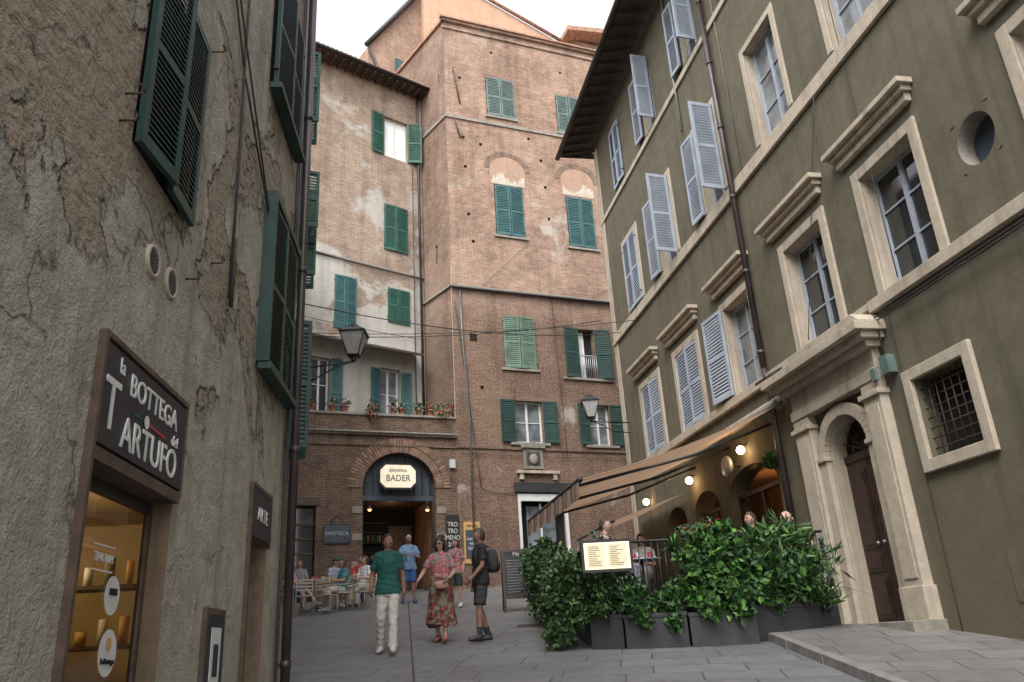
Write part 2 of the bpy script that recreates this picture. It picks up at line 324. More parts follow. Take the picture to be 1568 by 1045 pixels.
# wall sheet with real openings; hole=(x0,x1,z0,z1,depth,arch_rise)
def wall(mb,x0,x1,z0,z1,holes,mat,rev=None,y=0):
    rev=rev or mat
    xs=sorted({x0,x1,*[h[0] for h in holes],*[h[1] for h in holes]}); zs=sorted({z0,z1,*[h[2] for h in holes],*[h[3] for h in holes]})
    xs=[v for v in xs if x0<=v<=x1]; zs=[v for v in zs if z0<=v<=z1]
    for i in range(len(xs)-1):
        for j in range(len(zs)-1):
            cx=(xs[i]+xs[i+1])/2; cz=(zs[j]+zs[j+1])/2
            if any(h[0]<cx<h[1] and h[2]<cz<h[3] for h in holes): continue
            mb.add([(xs[i],y,zs[j]),(xs[i+1],y,zs[j]),(xs[i+1],y,zs[j+1]),(xs[i],y,zs[j+1])],[(0,1,2,3)],mat)
    for h in holes:
        a,b,c,d=h[:4]; dp=h[4] if len(h)>4 else .25; ar=h[5] if len(h)>5 else 0
        rv=h[6] if len(h)>6 else rev
        zt=d-ar
        mb.add([(a,y,c),(a,y+dp,c),(a,y+dp,zt),(a,y,zt)],[(0,1,2,3)],rv)
        mb.add([(b,y,c),(b,y,zt),(b,y+dp,zt),(b,y+dp,c)],[(0,1,2,3)],rv)
        mb.add([(a,y,c),(b,y,c),(b,y+dp,c),(a,y+dp,c)],[(0,1,2,3)],rv)
        if not ar: mb.add([(a,y,d),(a,y+dp,d),(b,y+dp,d),(b,y,d)],[(0,1,2,3)],rv)
        else:
            n=18; m=(a+b)/2; hw=(b-a)/2
            P=[(m-hw*math.cos(math.pi*k/n),zt+ar*math.sin(math.pi*k/n)) for k in range(n+1)]
            for k in range(n):
                p,q=P[k],P[k+1]
                mb.add([(p[0],y,p[1]),(p[0],y+dp,p[1]),(q[0],y+dp,q[1]),(q[0],y,q[1])],[(0,1,2,3)],rv)
                mb.add([(p[0],y,p[1]),(q[0],y,q[1]),(q[0],y,d),(p[0],y,d)],[(0,1,2,3)],mat)
def leaf(mb,w,h,mat,T,pitch=.075,th=.045,mid=True,st=.065):
    """louvred leaf: x 0..w, z 0..h, y -th..0"""
    mb.box(0,st,-th,0,0,h,mat,T); mb.box(w-st,w,-th,0,0,h,mat,T)
    rails=[(0,.09),(h-.08,h)]
    if mid: rails.append((h*.47,h*.47+.07))
    for a,b in rails: mb.box(st,w-st,-th+.002,-.002,a,b,mat,T)
    rails.sort()
    for i in range(len(rails)-1):
        a=rails[i][1]; b=rails[i+1][0]; n=max(1,int((b-a)/pitch)); p=(b-a)/n
        for k in range(n):
            z=a+k*p
            v=[(st,-th+.006,z),(w-st,-th+.006,z),(w-st,-.008,z+p*.85),(st,-.008,z+p*.85),(st,-th+.006,z+.012),(w-st,-th+.006,z+.012),(w-st,-.008,z+p*.85+.012),(st,-.008,z+p*.85+.012)]
            mb.add(v,[(0,3,2,1),(4,5,6,7),(0,1,5,4),(1,2,6,5),(2,3,7,6),(3,0,4,7)],mat,T=T)
def closed(mb,x0,x1,z0,z1,mat,y=0,pitch=.075,gap=.02,jit=True):
    m=(x0+x1)/2; w=m-x0-gap/2
    a=random.uniform(0.01,.10) if jit else 0; b=random.uniform(0.01,.10) if jit else 0
    leaf(mb,w,z1-z0,mat,T_(x0,y,z0,-a),pitch); leaf(mb,w,z1-z0,mat,T_(x1,y,z0,b)@Matrix.Translation((-w,0,0)),pitch)
    mb.box(x0,x1,y+.05,y+.07,z0,z1,'dark')
    for x in (x0,x1):
        for z in (z0+.2,z1-.25): mb.box(x-.03,x+.03,y-.055,y-.0,z,z+.03,'iron')
def opened(mb,x0,x1,z0,z1,w,mat,y=-.01,al=0,ar=0,pitch=.075):
    leaf(mb,w,z1-z0,mat,T_(x0,y,z0,al)@Matrix.Translation((-w,0,0)),pitch)
    leaf(mb,w,z1-z0,mat,T_(x1,y,z0,-ar),pitch)
def window(mb,x0,x1,z0,z1,y,fr='white',gl='glass',cols=2,rows=3,f=.06):
    mb.box(x0,x0+f,y-.06,y,z0,z1,fr); mb.box(x1-f,x1,y-.06,y,z0,z1,fr); mb.box(x0+f,x1-f,y-.058,y,z0,z0+f*1.3,fr); mb.box(x0+f,x1-f,y-.058,y,z1-f,z1,fr)
    for c in range(1,cols):
        x=x0+(x1-x0)*c/cols; mb.box(x-.04,x+.04,y-.05,y-.003,z0+f*1.3,z1-f,fr)
    for r in range(1,rows):
        z=z0+(z1-z0)*r/rows; mb.box(x0+f,x1-f,y-.04,y-.006,z-.014,z+.014,fr)
    mb.box(x0+f*.5,x1-f*.5,y-.012,y+.01,z0+f*.5,z1-f*.5,gl)
def cable(mb,p,q,sag=.1,r=.012,mat='cable',n=12):
    p=Vector(p);q=Vector(q)
    mb.tube([p.lerp(q,i/n)-Vector((0,0,sag*4*(i/n)*(1-i/n))) for i in range(n+1)],r,mat,seg=5)
def gz(y): return .125*y
def plight(loc,e,col,r=.05,parent=None,name='lamp_light'):
    l=bpy.data.lights.new(name,'POINT'); l.energy=e; l.color=col; l.shadow_soft_size=r; o=bpy.data.objects.new(name,l); COL.objects.link(o); o.location=loc
    if parent: o.parent=parent
# ------------------------------------------------------------------ GROUND
mb=MB(); mb.add([(-120,-60,-7.5),(120,-60,-7.5),(120,220,27.5),(-120,220,27.5)],[(0,1,2,3)],'ground'); mb.build('ground')
mb=MB()
P0=Vector((.55,-3,0));P1=Vector((-3.35,23.5,0)); t=(P1-P0).normalized(); sd=Vector((t.y,-t.x,0))
for a,b,mt,h in ((-.015,.012,'iron',.006),(.02,.27,'drain',.004)):
    q=[P0+sd*a,P0+sd*b,P1+sd*b,P1+sd*a]; mb.add([(p.x,p.y,gz(p.y)+h) for p in q],[(0,1,2,3)],mt)
for y in (6.5,15.2):   # manhole / drain covers
    x=-.3-.14*(y-6.5)+1.3; mb.add([(x,y,gz(y)+.005),(x+.45,y,gz(y)+.005),(x+.45,y+.45,gz(y+.45)+.005),(x,y+.45,gz(y+.45)+.005)],[(0,1,2,3)],'iron')
mb.build('street_drain_course')
mb=MB()
pl=[(3.45,-8),(3.42,8.5),(3.40,12.2)]; pr=[(9.2,-8),(6.3,8.5),(5.6,12.2)]
for i in range(2):
    a,b,c,d=pl[i],pr[i],pr[i+1],pl[i+1]
    mb.add([(p[0],p[1],gz(p[1])+.10) for p in (a,b,c,d)],[(0,1,2,3)],'pave2')
for i in range(2):
    a,d=pl[i],pl[i+1]
    n=int((d[1]-a[1])/1.1)
    for k in range(n):
        y0=a[1]+(d[1]-a[1])*k/n+.006; y1=a[1]+(d[1]-a[1])*(k+1)/n-.006; x=a[0]+(d[0]-a[0])*(k+.5)/n
        mb.add([(x-.14,y0,gz(y0)-.05),(x+.0,y0,gz(y0)-.05),(x+.0,y1,gz(y1)-.05),(x-.14,y1,gz(y1)-.05),(x-.13,y0,gz(y0)+.104),(x+.0,y0,gz(y0)+.104),(x+.0,y1,gz(y1)+.104),(x-.13,y1,gz(y1)+.104)],
            [(0,3,2,1),(4,5,6,7),(0,1,5,4),(1,2,6,5),(2,3,7,6),(3,0,4,7)],'curb')
mb.build('raised_pavement')
# ------------------------------------------------------------------ LEFT STUCCO HOUSE (L)
L=facade('stucco_house',(-2.0,0),(-.0926,1))
mb=MB()
holesL=[(4.36,5.44,4.82,6.5,.25),(8.02,9.48,4.62,6.55,.25),(7.8,9.3,8.05,10.0,.25),(4.32,5.80,-1,2.78,.17,0,'stoneW'),(8.1,8.95,-1,2.78,.25,0,'stoneW'),
 (1.42,2.54,8.2,10,.25),(-3,-1.9,4.8,6.5,.25)]
wall(mb,-9,9.9,-2,14,holesL,'stuccoL')
mb.add([(9.9,0,-1),(9.9,7,-1),(9.9,7,14),(9.9,0,14)],[(0,1,2,3)],'stuccoL')
mb.add([(-9,0,14),(9.9,0,14),(9.9,7,14),(-9,7,14)],[(0,1,2,3)],'tile')
mb.build('walls',L)
mb=MB()
leaf(mb,.545,1.72,'shL',T_(4.34,-.03,4.8,-.12),.046); leaf(mb,.545,1.72,'shL',T_(5.47,-.03,4.8,.02)@Matrix.Translation((-.545,0,0)),.046)
mb.box(4.36,5.44,.05,.07,4.8,6.5,'dark')
closed(mb,8.0,9.5,4.58,6.6,'shL',-.05,.05); mb.box(7.97,9.53,-.16,-.02,4.50,4.575,'shL'); mb.box(7.97,9.53,-.13,0,6.6,6.68,'shL'); mb.box(7.95,8.0,-.14,-.0,4.58,6.6,'shL')
closed(mb,7.78,9.32,8.05,10.0,'shL',-.05,.05); mb.box(7.75,9.35,-.16,-.02,7.97,8.045,'shL')
closed(mb,1.4,2.56,8.2,10,'shL',-.03)
closed(mb,-3,-1.9,4.8,6.5,'shL',-.03)
mb.build('shutters',L)
mb=MB()
for s,z in ((4.92,4.22),(5.30,4.23)):
    T=T_(s,0,z,0,math.pi/2)
    mb.lathe((0,0,0),[(.092,.002),(.092,.02),(.112,.024),(.120,.012),(.122,-.0)],'stone',24,T)
    mb.lathe((0,0,0),[(0,.004),(.093,.004)],'iron',24,T)
    for k in range(7): 
        w_=math.sqrt(max(0,.088**2-(-.069+k*.023)**2)); mb.box(s-w_,s+w_,-.018,-.006,z-.073+k*.023,z-.063+k*.023,'pipeG')
mb.build('wall_vents',L)
mb=MB()
mb.tube([(9.8,-.10,-1),(9.8,-.10,14)],.055,'pipe',12)
for z in (1.5,4,6.5,9,11.5): mb.tube([(9.8,-.10,z),(9.8,-.10,z+.09)],.066,'pipe',12); mb.box(9.78,9.82,-.1,0,z+.03,z+.06,'pipe')
mb.tube([(9.62,-.05,3.6),(9.62,-.05,14)],.02,'pipeG',6); mb.tube([(9.5,-.05,-1),(9.55,-.05,5.2)],.02,'cable',6)
mb.tube([(6.72,-.03,4.75),(6.70,-.03,6.2),(6.62,-.03,7.6),(6.6,-.03,12)],.014,'cable',6); mb.tube([(6.80,-.03,4.7),(6.78,-.03,5.4)],.02,'iron',6)
cable(mb,(6.66,-.04,7.2),(9.85,-.05,5.3),.05,.012); cable(mb,(4.6,-.03,9.4),(9.85,-.05,4.9),.1,.011); cable(mb,(5.2,-.03,9.0),(6.6,-.03,7.3),.05,.011)
cable(mb,(9.45,-.04,6.9),(9.5,-.04,12),.0,.012)
for s,z in ((4.15,4.82),(4.18,5.05),(5.62,4.42),(5.72,6.72),(6.2,4.85)):
    mb.tube([(s,0,z),(s,-.10,z),(s,-.10,z+.05)],.008,'iron',6); mb.tube([(s-.03,-.10,z+.05),(s+.05,-.10,z+.05)],.008,'iron',6)
mb.build('drainpipe_and_conduits',L)
# shop front 1
mb=MB()
mb.box(4.28,4.315,-.05,.15,-1,3.46,'woodL'); mb.box(5.80,5.83,-.05,.0,2.74,3.46,'woodL'); mb.box(4.315,5.80,-.055,.0,3.42,3.455,'woodL'); mb.box(4.32,5.80,-.05,.16,2.70,2.775,'woodL')
mb.box(4.32,5.795,-.045,-.012,2.80,3.40,'signB')
mb.box(4.325,4.37,.13,.168,-1,2.70,'black'); mb.box(5.74,5.795,.13,.168,-1,2.70,'woodL'); mb.box(4.37,5.74,.13,.168,2.62,2.70,'black')
mb.build('shop_front_frame',L)
text('la',.14,L,(4.55,-.05,3.31),'signW',sx=.9); text('BOTTEGA',.205,L,(5.14,-.05,3.245),'signW',sx=.98); text('T',.44,L,(4.455,-.05,3.035),'signW',sx=.85); text('ARTUFO',.285,L,(5.145,-.05,2.93),'signW',sx=.93)
text('del',.11,L,(5.58,-.05,3.10),'signW')
mb=MB(); mb.lathe((0,0,0),[(0,.005),(.045,.005)],'signW',16,T_(5.02,-.046,3.095,0,math.pi/2)); mb.prism([(5.09,3.08),(5.38,3.07),(5.39,3.09),(5.10,3.10)],-.05,-.046,'cRed'); mb.box(4.78,4.94,-.05,-.046,3.085,3.10,'cGreen'); mb.build('sign_emblem',L)
mb=MB()
mb.add([(4.0,2.6,-1),(8.0,2.6,-1),(8.0,2.6,2.9),(4.0,2.6,2.9)],[(0,1,2,3)],'shopwall')
mb.add([(7.9,.2,-1),(7.9,.2,2.9),(7.9,2.6,2.9),(7.9,2.6,-1)],[(0,1,2,3)],'shopwall')
mb.add([(4.0,.2,-1),(4.0,2.6,-1),(4.0,2.6,2.9),(4.0,.2,2.9)],[(0,1,2,3)],'shopwall')
mb.add([(4.0,.18,2.9),(7.9,.18,2.9),(7.9,2.6,2.9),(4.0,2.6,2.9)],[(0,1,2,3)],'shopwall')
mb.add([(5.8,.175,-1),(7.9,.175,-1),(7.9,.175,2.9),(5.8,.175,2.9)],[(0,1,2,3)],'shopwall')
mb.add([(4.0,.175,.45),(7.9,.175,.45),(7.9,2.6,.45),(4.0,2.6,.45)],[(0,1,2,3)],'woodL')
for z in (1.3,1.75,2.2):
    mb.box(6.6,6.9,.5,2.5,z,z+.03,'woodL')
    for k in range(12):
        r=random.uniform(.03,.05); mb.tube([(6.7,.58+k*.16,z+.03),(6.7,.58+k*.16,z+.03+random.uniform(.1,.22))],r,random.choice(['pot','dark','orangeP','cKhaki','cRed','signW']),8)
mb.box(5.9,6.5,.5,2.4,.45,1.35,'woodL'); mb.box(5.85,6.55,.45,2.45,1.35,1.39,'stoneD')
mb.build('shop_interior',L)
m,nt,b=nm('shop_window_glass'); nt.nodes.remove(b)
gl=N(nt,'ShaderNodeBsdfGlossy'); gl.inputs['Roughness'].default_value=.03; tr=N(nt,'ShaderNodeBsdfTransparent'); tr.inputs[0].default_value=(.72,.70,.66,1)
fr=N(nt,'ShaderNodeFresnel'); fr.inputs[0].default_value=1.5; ms=N(nt,'ShaderNodeMixShader'); nt.links.new(fr.outputs[0],ms.inputs[0]); nt.links.new(tr.outputs[0],ms.inputs[1]); nt.links.new(gl.outputs[0],ms.inputs[2]); nt.links.new(ms.outputs[0],nt.nodes['Material Output'].inputs[0]); M['cglass']=m
mb=MB(); mb.add([(4.37,.15,-1),(5.74,.15,-1),(5.74,.15,2.62),(4.37,.15,2.62)],[(0,1,2,3)],'cglass')
for s,z,r in ((5.28,2.04,.12),(5.31,1.70,.14)):
    mb.lathe((0,0,0),[(0,0),(r,0)],'signW',28,T_(s,.143,z,0,math.pi/2))
mb.lathe((0,0,0),[(0,0),(.04,0)],'orangeP',20,T_(5.31,.139,1.75,0,math.pi/2))
mb.box(4.92,5.24,.141,.145,2.32,2.33,'signW'); mb.box(4.92,5.24,.141,.145,2.17,2.18,'signW')
mb.build('shop_glazing_with_stickers',L)
text('TARTUFI',.075,L,(5.08,.141,2.25),'signW'); text('la Bottega',.05,L,(5.31,.137,1.65),'signB'); text('100%',.06,L,(5.28,.137,2.06),'signB')
mb=MB(); mb.box(8.05,8.10,-.04,.2,-1,3.31,'woodL'); mb.box(8.95,8.98,-.04,.0,2.74,3.31,'woodL'); mb.box(8.10,8.95,-.045,0,3.27,3.31,'woodL'); mb.box(8.10,8.945,-.04,-.012,2.78,3.265,'signB')
mb.box(8.1,8.95,.2,.25,-1,2.75,'glass'); mb.box(8.5,8.56,.16,.20,-1,2.75,'woodL'); mb.build('shop_front_frame_small',L)
text('ARTE',.2,L,(8.52,-.045,3.02),'signW')
mb=MB(); mb.box(6.76,7.32,-.04,0,.9,2.03,'woodL'); mb.box(6.81,7.27,-.046,-.035,1.0,1.98,'signB'); mb.box(6.90,7.18,-.05,-.044,1.4,1.88,'signW'); mb.box(6.97,7.11,-.054,-.048,1.5,1.75,'signB'); mb.build('notice_case',L)
plight((6.2,1.4,2.7),30,(1,.74,.42),.1,L,'shop_ceiling_light')
# ------------------------------------------------------------------ SECOND LEFT HOUSE (edge-on)
L2=facade('plastered_house',(-3.2,10.1),(-.2817,.9595))
mb=MB(); wall(mb,0,16.2,-1,15,[],'stuccoL'); mb.add([(0,0,0),(0,6,0),(0,6,15),(0,0,15)],[(0,1,2,3)],'stuccoL'); mb.add([(0,-.3,15),(16.2,-.3,15),(16.2,6,15.8),(0,6,15.8)],[(0,1,2,3)],'tile'); mb.build('walls',L2)
mb=MB()
for s,z,h,w in ((6.3,11.0,1.5,.62),(2.9,4.9,2.3,.50),(3.9,12.2,1.8,.50),(10.5,12.3,1.9,.5),(7.2,10.2,1.5,.62)):
    leaf(mb,w,h,'shA' if z>6 else 'shL',T_(s,-.02,z,-math.pi/2+.15)); leaf(mb,w,h,'shA' if z>6 else 'shL',T_(s+1.0,-.02,z,-math.pi/2-.2))
mb.build('shutters',L2)
# ------------------------------------------------------------------ RIGHT OLIVE HOUSE (C)
C=facade('olive_house',(3.17,23.0),(.1874,-.9823))
def cs(s):   # survey correction for the bearing of this facade
    D=21.5-.9735*s; r=(2.95+.2288*s)/D; return (23*r-3.17)/(.1874+.9823*r)
TOPC=17.3
mb=MB(); tr=MB(); sh=MB(); wi=MB(); H=[]
def pediment(x0,x1,zt):
    tr.box(x0+.08,x1-.08,-.10,0.0,zt-.32,zt-.18,'stone'); tr.box(x0+.03,x1-.03,-.17,0,zt-.18,zt-.09,'stone'); tr.box(x0-.03,x1+.03,-.25,0,zt-.09,zt,'stone')
def cframe(x0,x1,z0,z1,f=.17,p=.05):
    tr.box(x0-f,x0,-p,.0,z0,z1+f,'stone'); tr.box(x1,x1+f,-p,.0,z0,z1+f,'stone'); tr.box(x0,x1,-p+.002,0,z1,z1+f,'stone')
SILL=6.12
def row1(s0,s1,ped0,ped1,kind):
    x0,x1=cs(s0),cs(s1); H.append((x0,x1,SILL,8.0,.28,0,'stone')); cframe(x0,x1,SILL,8.0); pediment(cs(ped0),cs(ped1),8.72)
    if kind=='win': window(wi,x0,x1,SILL+.02,8.0,.26,'winC','glass',2,3,.05)
    elif kind=='closed': closed(sh,x0-.02,x1+.02,SILL+.03,8.0,'shC',.02,.07)
    elif kind=='openL':
        window(wi,x0,x1,SILL+.02,8.0,.24,'winC','glassW',2,3); leaf(sh,.80,1.9,'shC',T_(x0-.02,-.07,SILL+.03,.10)@Matrix.Translation((-.80,0,0)),.07)
row1(14.15,15.3,13.79,15.6,'win'); row1(11.12,12.28,10.69,12.55,'win'); row1(8.86,10.0,8.43,10.25,'win'); row1(6.42,7.45,6.06,7.66,'openL'); row1(3.85,5.0,3.46,5.27,'closed'); row1(1.60,2.72,1.23,2.90,'closed')
Z2,Z2t=10.38,12.55
def rowN(s0,s1,z0,z1,kind,frame=True):
    x0,x1=cs(s0),cs(s1); H.append((x0,x1,z0,z1,.26,0,'stone'))
    if frame: cframe(x0,x1,z0,z1,.14,p=.04)
    if kind=='win': window(wi,x0,x1,z0,z1,.24,'winC','glassW',2,3)
    elif kind=='closed': closed(sh,x0,x1,z0,z1,'shC',-.02)
    else:
        window(wi,x0,x1,z0,z1,.24,'winC','glass',2,3); w=(x1-x0)/2+.02
        leaf(sh,w,z1-z0,'shC',T_(x0-.02,-.06,z0,.08)@Matrix.Translation((-w,0,0)),.07); leaf(sh,w,z1-z0,'shC',T_(x1,-.05,z0,-1.45),.07)
rowN(14.3,15.4,Z2,Z2t,'win'); rowN(11.25,12.3,Z2,Z2t,'win'); rowN(8.8,9.85,Z2,Z2t,'win'); rowN(6.4,7.35,Z2,Z2t,'open'); rowN(3.85,4.8,Z2,Z2t,'open'); rowN(1.50,2.45,Z2,Z2t,'closed')
rowN(11.3,12.2,14.5,16.5,'win',False); rowN(8.8,9.7,14.5,16.5,'open',False); rowN(6.4,7.2,14.5,16.5,'open',False); rowN(3.85,4.6,14.5,16.5,'open',False); rowN(1.45,2.2,14.5,16.5,'closed',False)
gx0,gx1=cs(11.2),cs(12.18); gz0,gz1=3.62,4.72
H.append((gx0,gx1,gz0,gz1,.3)); 
for a,b,c,d in ((gx0-.16,gx0,gz0-.16,gz1+.16),(gx1,gx1+.16,gz0-.16,gz1+.16)): tr.box(a,b,-.07,0,c,d,'stone')
tr.box(gx0,gx1,-.07,0,gz1,gz1+.16,'stone'); tr.box(gx0,gx1,-.07,0,gz0-.16,gz0,'stone')
wi.box(gx0,gx1,.27,.29,gz0,gz1,'dark')
for k in range(1,7): x=gx0+(gx1-gx0)*k/7; wi.tube([(x,.08,gz0),(x,.08,gz1)],.009,'iron',6)
for k in range(1,8): z=gz0+(gz1-gz0)*k/8; wi.tube([(gx0,.08,z),(gx1,.08,z)],.009,'iron',6)
ox,oz=cs(13.26),7.2
H.append((ox-.33,ox+.33,oz-.36,oz+.36,.3))
rx0,rx1=cs(2.2),cs(7.35)
H.append((rx0,rx0+1.3,1.0,4.55,.45,.45)); H.append((rx0+1.8,rx0+3.2,1.0,4.6,.45,.45)); H.append((rx0+3.7,rx1,1.0,4.7,.45,.5))
dx0,dx1=cs(9.0),cs(10.08); dcx=(dx0+dx1)/2
H.append((dx0,dx1,.5,4.72,.4,.53,'stone'))
wall(mb,0,26,-3,TOPC,H,'stuccoC')
for k in range(32):
    a0=2*math.pi*k/32;a1=2*math.pi*(k+1)/32
    def edge(a):
        c,s_=math.cos(a),math.sin(a); t=1/max(abs(c)/.33,abs(s_)/.36); return (ox+c*t,oz+s_*t)
    e0,e1=edge(a0),edge(a1); i0=(ox+.31*math.cos(a0),oz+.34*math.sin(a0)); i1=(ox+.31*math.cos(a1),oz+.34*math.sin(a1))
    mb.add([(e0[0],0.001,e0[1]),(e1[0],.001,e1[1]),(i1[0],.001,i1[1]),(i0[0],.001,i0[1])],[(0,3,2,1)],'stuccoC')
    mb.add([(i0[0],.001,i0[1]),(i1[0],.001,i1[1]),(i1[0],.26,i1[1]),(i0[0],.26,i0[1])],[(0,1,2,3)],'stoneD')
mb.box(ox-.33,ox+.33,.25,.27,oz-.36,oz+.36,'slate')
mb.add([(0,0,0),(0,9,0),(0,9,TOPC),(0,0,TOPC)],[(0,3,2,1)],'stuccoC')
mb.build('walls',C)
tr.box(0-.06,26,-.07,0,10.02,10.12,'stone'); tr.box(-.03,26,-.04,0,10.12,10.34,'stone')
tr.box(cs(10.75),26,-.10,0,5.93,6.11,'stone'); tr.box(-.05,cs(7.8),-.10,0,5.93,6.11,'stone'); tr.box(cs(7.8),cs(10.75),-.08,0,6.0,6.11,'stone')
tr.box(-.05,.28,-.025,0,3.0,TOPC-.3,'stone'); tr.box(-.03,26,-.05,0,14.2,14.36,'stone')
tr.box(cs(10.75),26,-.05,0,-3,1.35,'stuccoC')
px0,px1=cs(8.36),cs(10.66)
for a,b in ((px0,dx0-.22),(dx1+.20,px1)):
    tr.box(a,b,-.16,0,.4,4.95,'stone'); tr.box(a-.05,b+.05,-.22,0,.4,2.05,'stone'); tr.box(a-.04,b+.04,-.21,0,4.72,4.80,'stone'); tr.box(a+.06,b-.06,-.18,-.16,2.15,4.6,'stone')
for k in range(20):
    a0=math.pi*k/20;a1=math.pi*(k+1)/20; hw=(dx1-dx0)/2; R=[(hw,.53),(hw+.19,.72)]
    p=[(dcx+R[i][0]*math.cos(a),4.19+R[i][1]*math.sin(a)) for i,a in ((0,a0),(0,a1),(1,a1),(1,a0))]
    tr.prism(p,-.10,.0,'stone')
for a,b in ((dx0-.20,dx0),(dx1,dx1+.19)): tr.box(a,b,-.10,0,.5,4.19,'stone'); tr.box(a-.01,b+.03,-.14,0,4.12,4.19,'stone')
tr.box(px0,px1,-.18,0,4.95,5.12,'stone'); tr.box(px0,px1,-.13,0,5.12,5.42,'stone'); tr.box(px0-.10,px1+.10,-.26,0,5.42,5.52,'stone'); tr.box(px0-.2,px1+.2,-.38,0,5.52,5.62,'stone'); tr.box(px0-.28,px1+.28,-.50,0,5.62,5.76,'stone')
tr.prism([(px0-.28,5.76),(px1+.28,5.76),(px1+.1,5.92),(px0-.1,5.92)],-.42,0,'stone')
tr.box(px0-.1,px1+.1,-.5,.0,.5,1.62,'stoneD')
tr.build('stone_trim',C,bevel=.010); sh.build('shutters',C); wi.build('windows',C)
mb=MB()
mb.box(dx0,dx1,.30,.34,1.5,4.72,'dark')
for a,b in ((dx0+.0,dcx-.01),(dcx+.01,dx1)):
    mb.box(a,b,.24,.30,1.5,4.05,'wood')
    for z0,z1 in ((1.68,2.25),(2.35,2.6),(2.7,3.9)):
        mb.box(a+.09,b-.09,.215,.24,z0,z1,'wood'); mb.box(a+.13,b-.13,.20,.215,z0+.05,z1-.05,'wood')
mb.box(dx0,dx1,.22,.30,4.05,4.17,'wood')
for k in range(1,8):
    a=math.pi*k/8; mb.tube([(dcx,.22,4.18),(dcx+.53*math.cos(a),.22,4.18+.5*math.sin(a))],.012,'iron',6)
mb.tube([(dcx+.28*math.cos(math.pi*k/12),.22,4.18+.27*math.sin(math.pi*k/12)) for k in range(13)],.012,'iron',6)
for e_ in (-.08,.08): mb.ball((dcx+e_,.18,2.75),.028,'greyM')
mb.build('arched_entrance_door',C)
mb=MB()
mb.box(dx0-.42,dx0-.28,-.25,-.20,2.55,3.0,'greyM')
for k in range(6): mb.box(dx0-.40,dx0-.30,-.262,-.25,2.6+k*.062,2.635+k*.062,'black')
mb.box(px1+.12,px1+.30,-.14,0,4.95,5.22,'shT'); mb.box(px1-.02,px1+.08,-.22,-.16,4.9,5.08,'shT')
pp=[(px1+.2,-.1,5.2),(px1+.22,-.1,5.6),(px1+.22,-.12,5.86)]; mb.tube(pp,.012,'cable',6)
for dz,r in ((0,.011),(-.05,.012)): cable(mb,(px0-.4,-.52,5.80+dz*.5),(px1+.2,-.13,5.80+dz),-.05,r); cable(mb,(px1+.2,-.13,5.80+dz),(26,-.13,5.80+dz),.0,r)
for k in range(9): x=px1+.8+k*1.1; cable(mb,(x,-.13,5.79),(x+1.0,-.13,5.76),.04,.008,n=6)
cable(mb,(dcx+2.0,-.03,6.2),(dcx+2.0,-.03,14.2),0,.008); cable(mb,(cs(9.2),-.12,6.15),(cs(10.6),-.06,10),0,.008); cable(mb,(cs(11.0),-.02,1.4),(cs(11.05),-.02,5.9),0,.007)
mb.box(cs(12.0),cs(12.6),-.012,.0,1.75,2.35,'stuccoC')
mb.build('entry_phone_and_cables',C)
mb=MB()
xp=cs(7.7); mb.tube([(xp,-.12,6.2),(xp,-.12,TOPC)],.06,'pipe',12); mb.tube([(xp,-.12,6.2),(xp+.1,-.14,5.95),(xp+.12,-.14,5.6),(xp+.05,-.12,5.4),(xp+.05,-.12,2)],.06,'pipe',12)
for z in (6.5,8.2,9.9,11.6,13.3,15): mb.tube([(xp,-.12,z),(xp,-.12,z+.08)],.072,'pipe',12)
mb.tube([(xp+.35,-.02,10.4),(xp+.35,-.02,TOPC)],.012,'stoneD',6); mb.tube([(cs(5.9),-.05,13),(cs(5.9),-.05,TOPC)],.03,'greyM',8)
mb.build('drainpipe',C)
mb=MB()
mb.add([(-.7,-1.0,TOPC-.02),(26,-1.0,TOPC-.02),(26,.3,TOPC+.24),(-.7,.3,TOPC+.24)],[(0,1,2,3)],'rafter')
mb.add([(-.75,-1.05,TOPC+.10),(26,-1.05,TOPC+.10),(26,5,TOPC+2.2),(-.75,5,TOPC+2.2)],[(0,1,2,3)],'tile')
mb.box(-.75,-.70,-1.0,5,TOPC-.02,TOPC+.2,'rafter')
for k in range(52):
    x=-.5+k*.5; mb.add([(x,-.98,TOPC-.12),(x+.1,-.98,TOPC-.12),(x+.1,.0,TOPC+.07),(x,.0,TOPC+.07),(x,-.98,TOPC-.03),(x+.1,-.98,TOPC-.03),(x+.1,.0,TOPC+.17),(x,.0,TOPC+.17)],[(0,3,2,1),(4,5,6,7),(0,1,5,4),(1,2,6,5),(2,3,7,6),(3,0,4,7)],'rafter')
mb.tube([(-.85,-1.08,TOPC+.0),(26,-1.08,TOPC+.0)],.085,'gutter',10)
mb.build('roof_eave',C)
mb=MB()
mb.add([(rx0-.2,2.4,1),(rx1+.2,2.4,1),(rx1+.2,2.4,5),(rx0-.2,2.4,5)],[(0,1,2,3)],'warmwall'); mb.add([(rx0-.2,.45,4.95),(rx1+.2,.45,4.95),(rx1+.2,2.4,4.95),(rx0-.2,2.4,4.95)],[(0,1,2,3)],'warmwall')
for x in (rx0-.2,rx1+.2): mb.add([(x,.45,1),(x,2.4,1),(x,2.4,5),(x,.45,5)],[(0,1,2,3)],'warmwall')
for x0,x1,t_ in ((rx0,rx0+1.3,4.1),(rx0+1.8,rx0+3.2,4.15),(rx0+3.7,rx1,4.2)):
    for x in (x0,x1-.07,(x0+x1)/2-.03): mb.box(x,x+.07,.2,.27,1,t_,'wood')
    mb.box(x0,x1,.19,.28,t_-.02,t_+.06,'wood')
mb.build('restaurant_interior',C)
plight(((rx0+rx1)/2,1.3,4.3),20,(1,.5,.2),.1,C,'restaurant_light')
mb=MB()
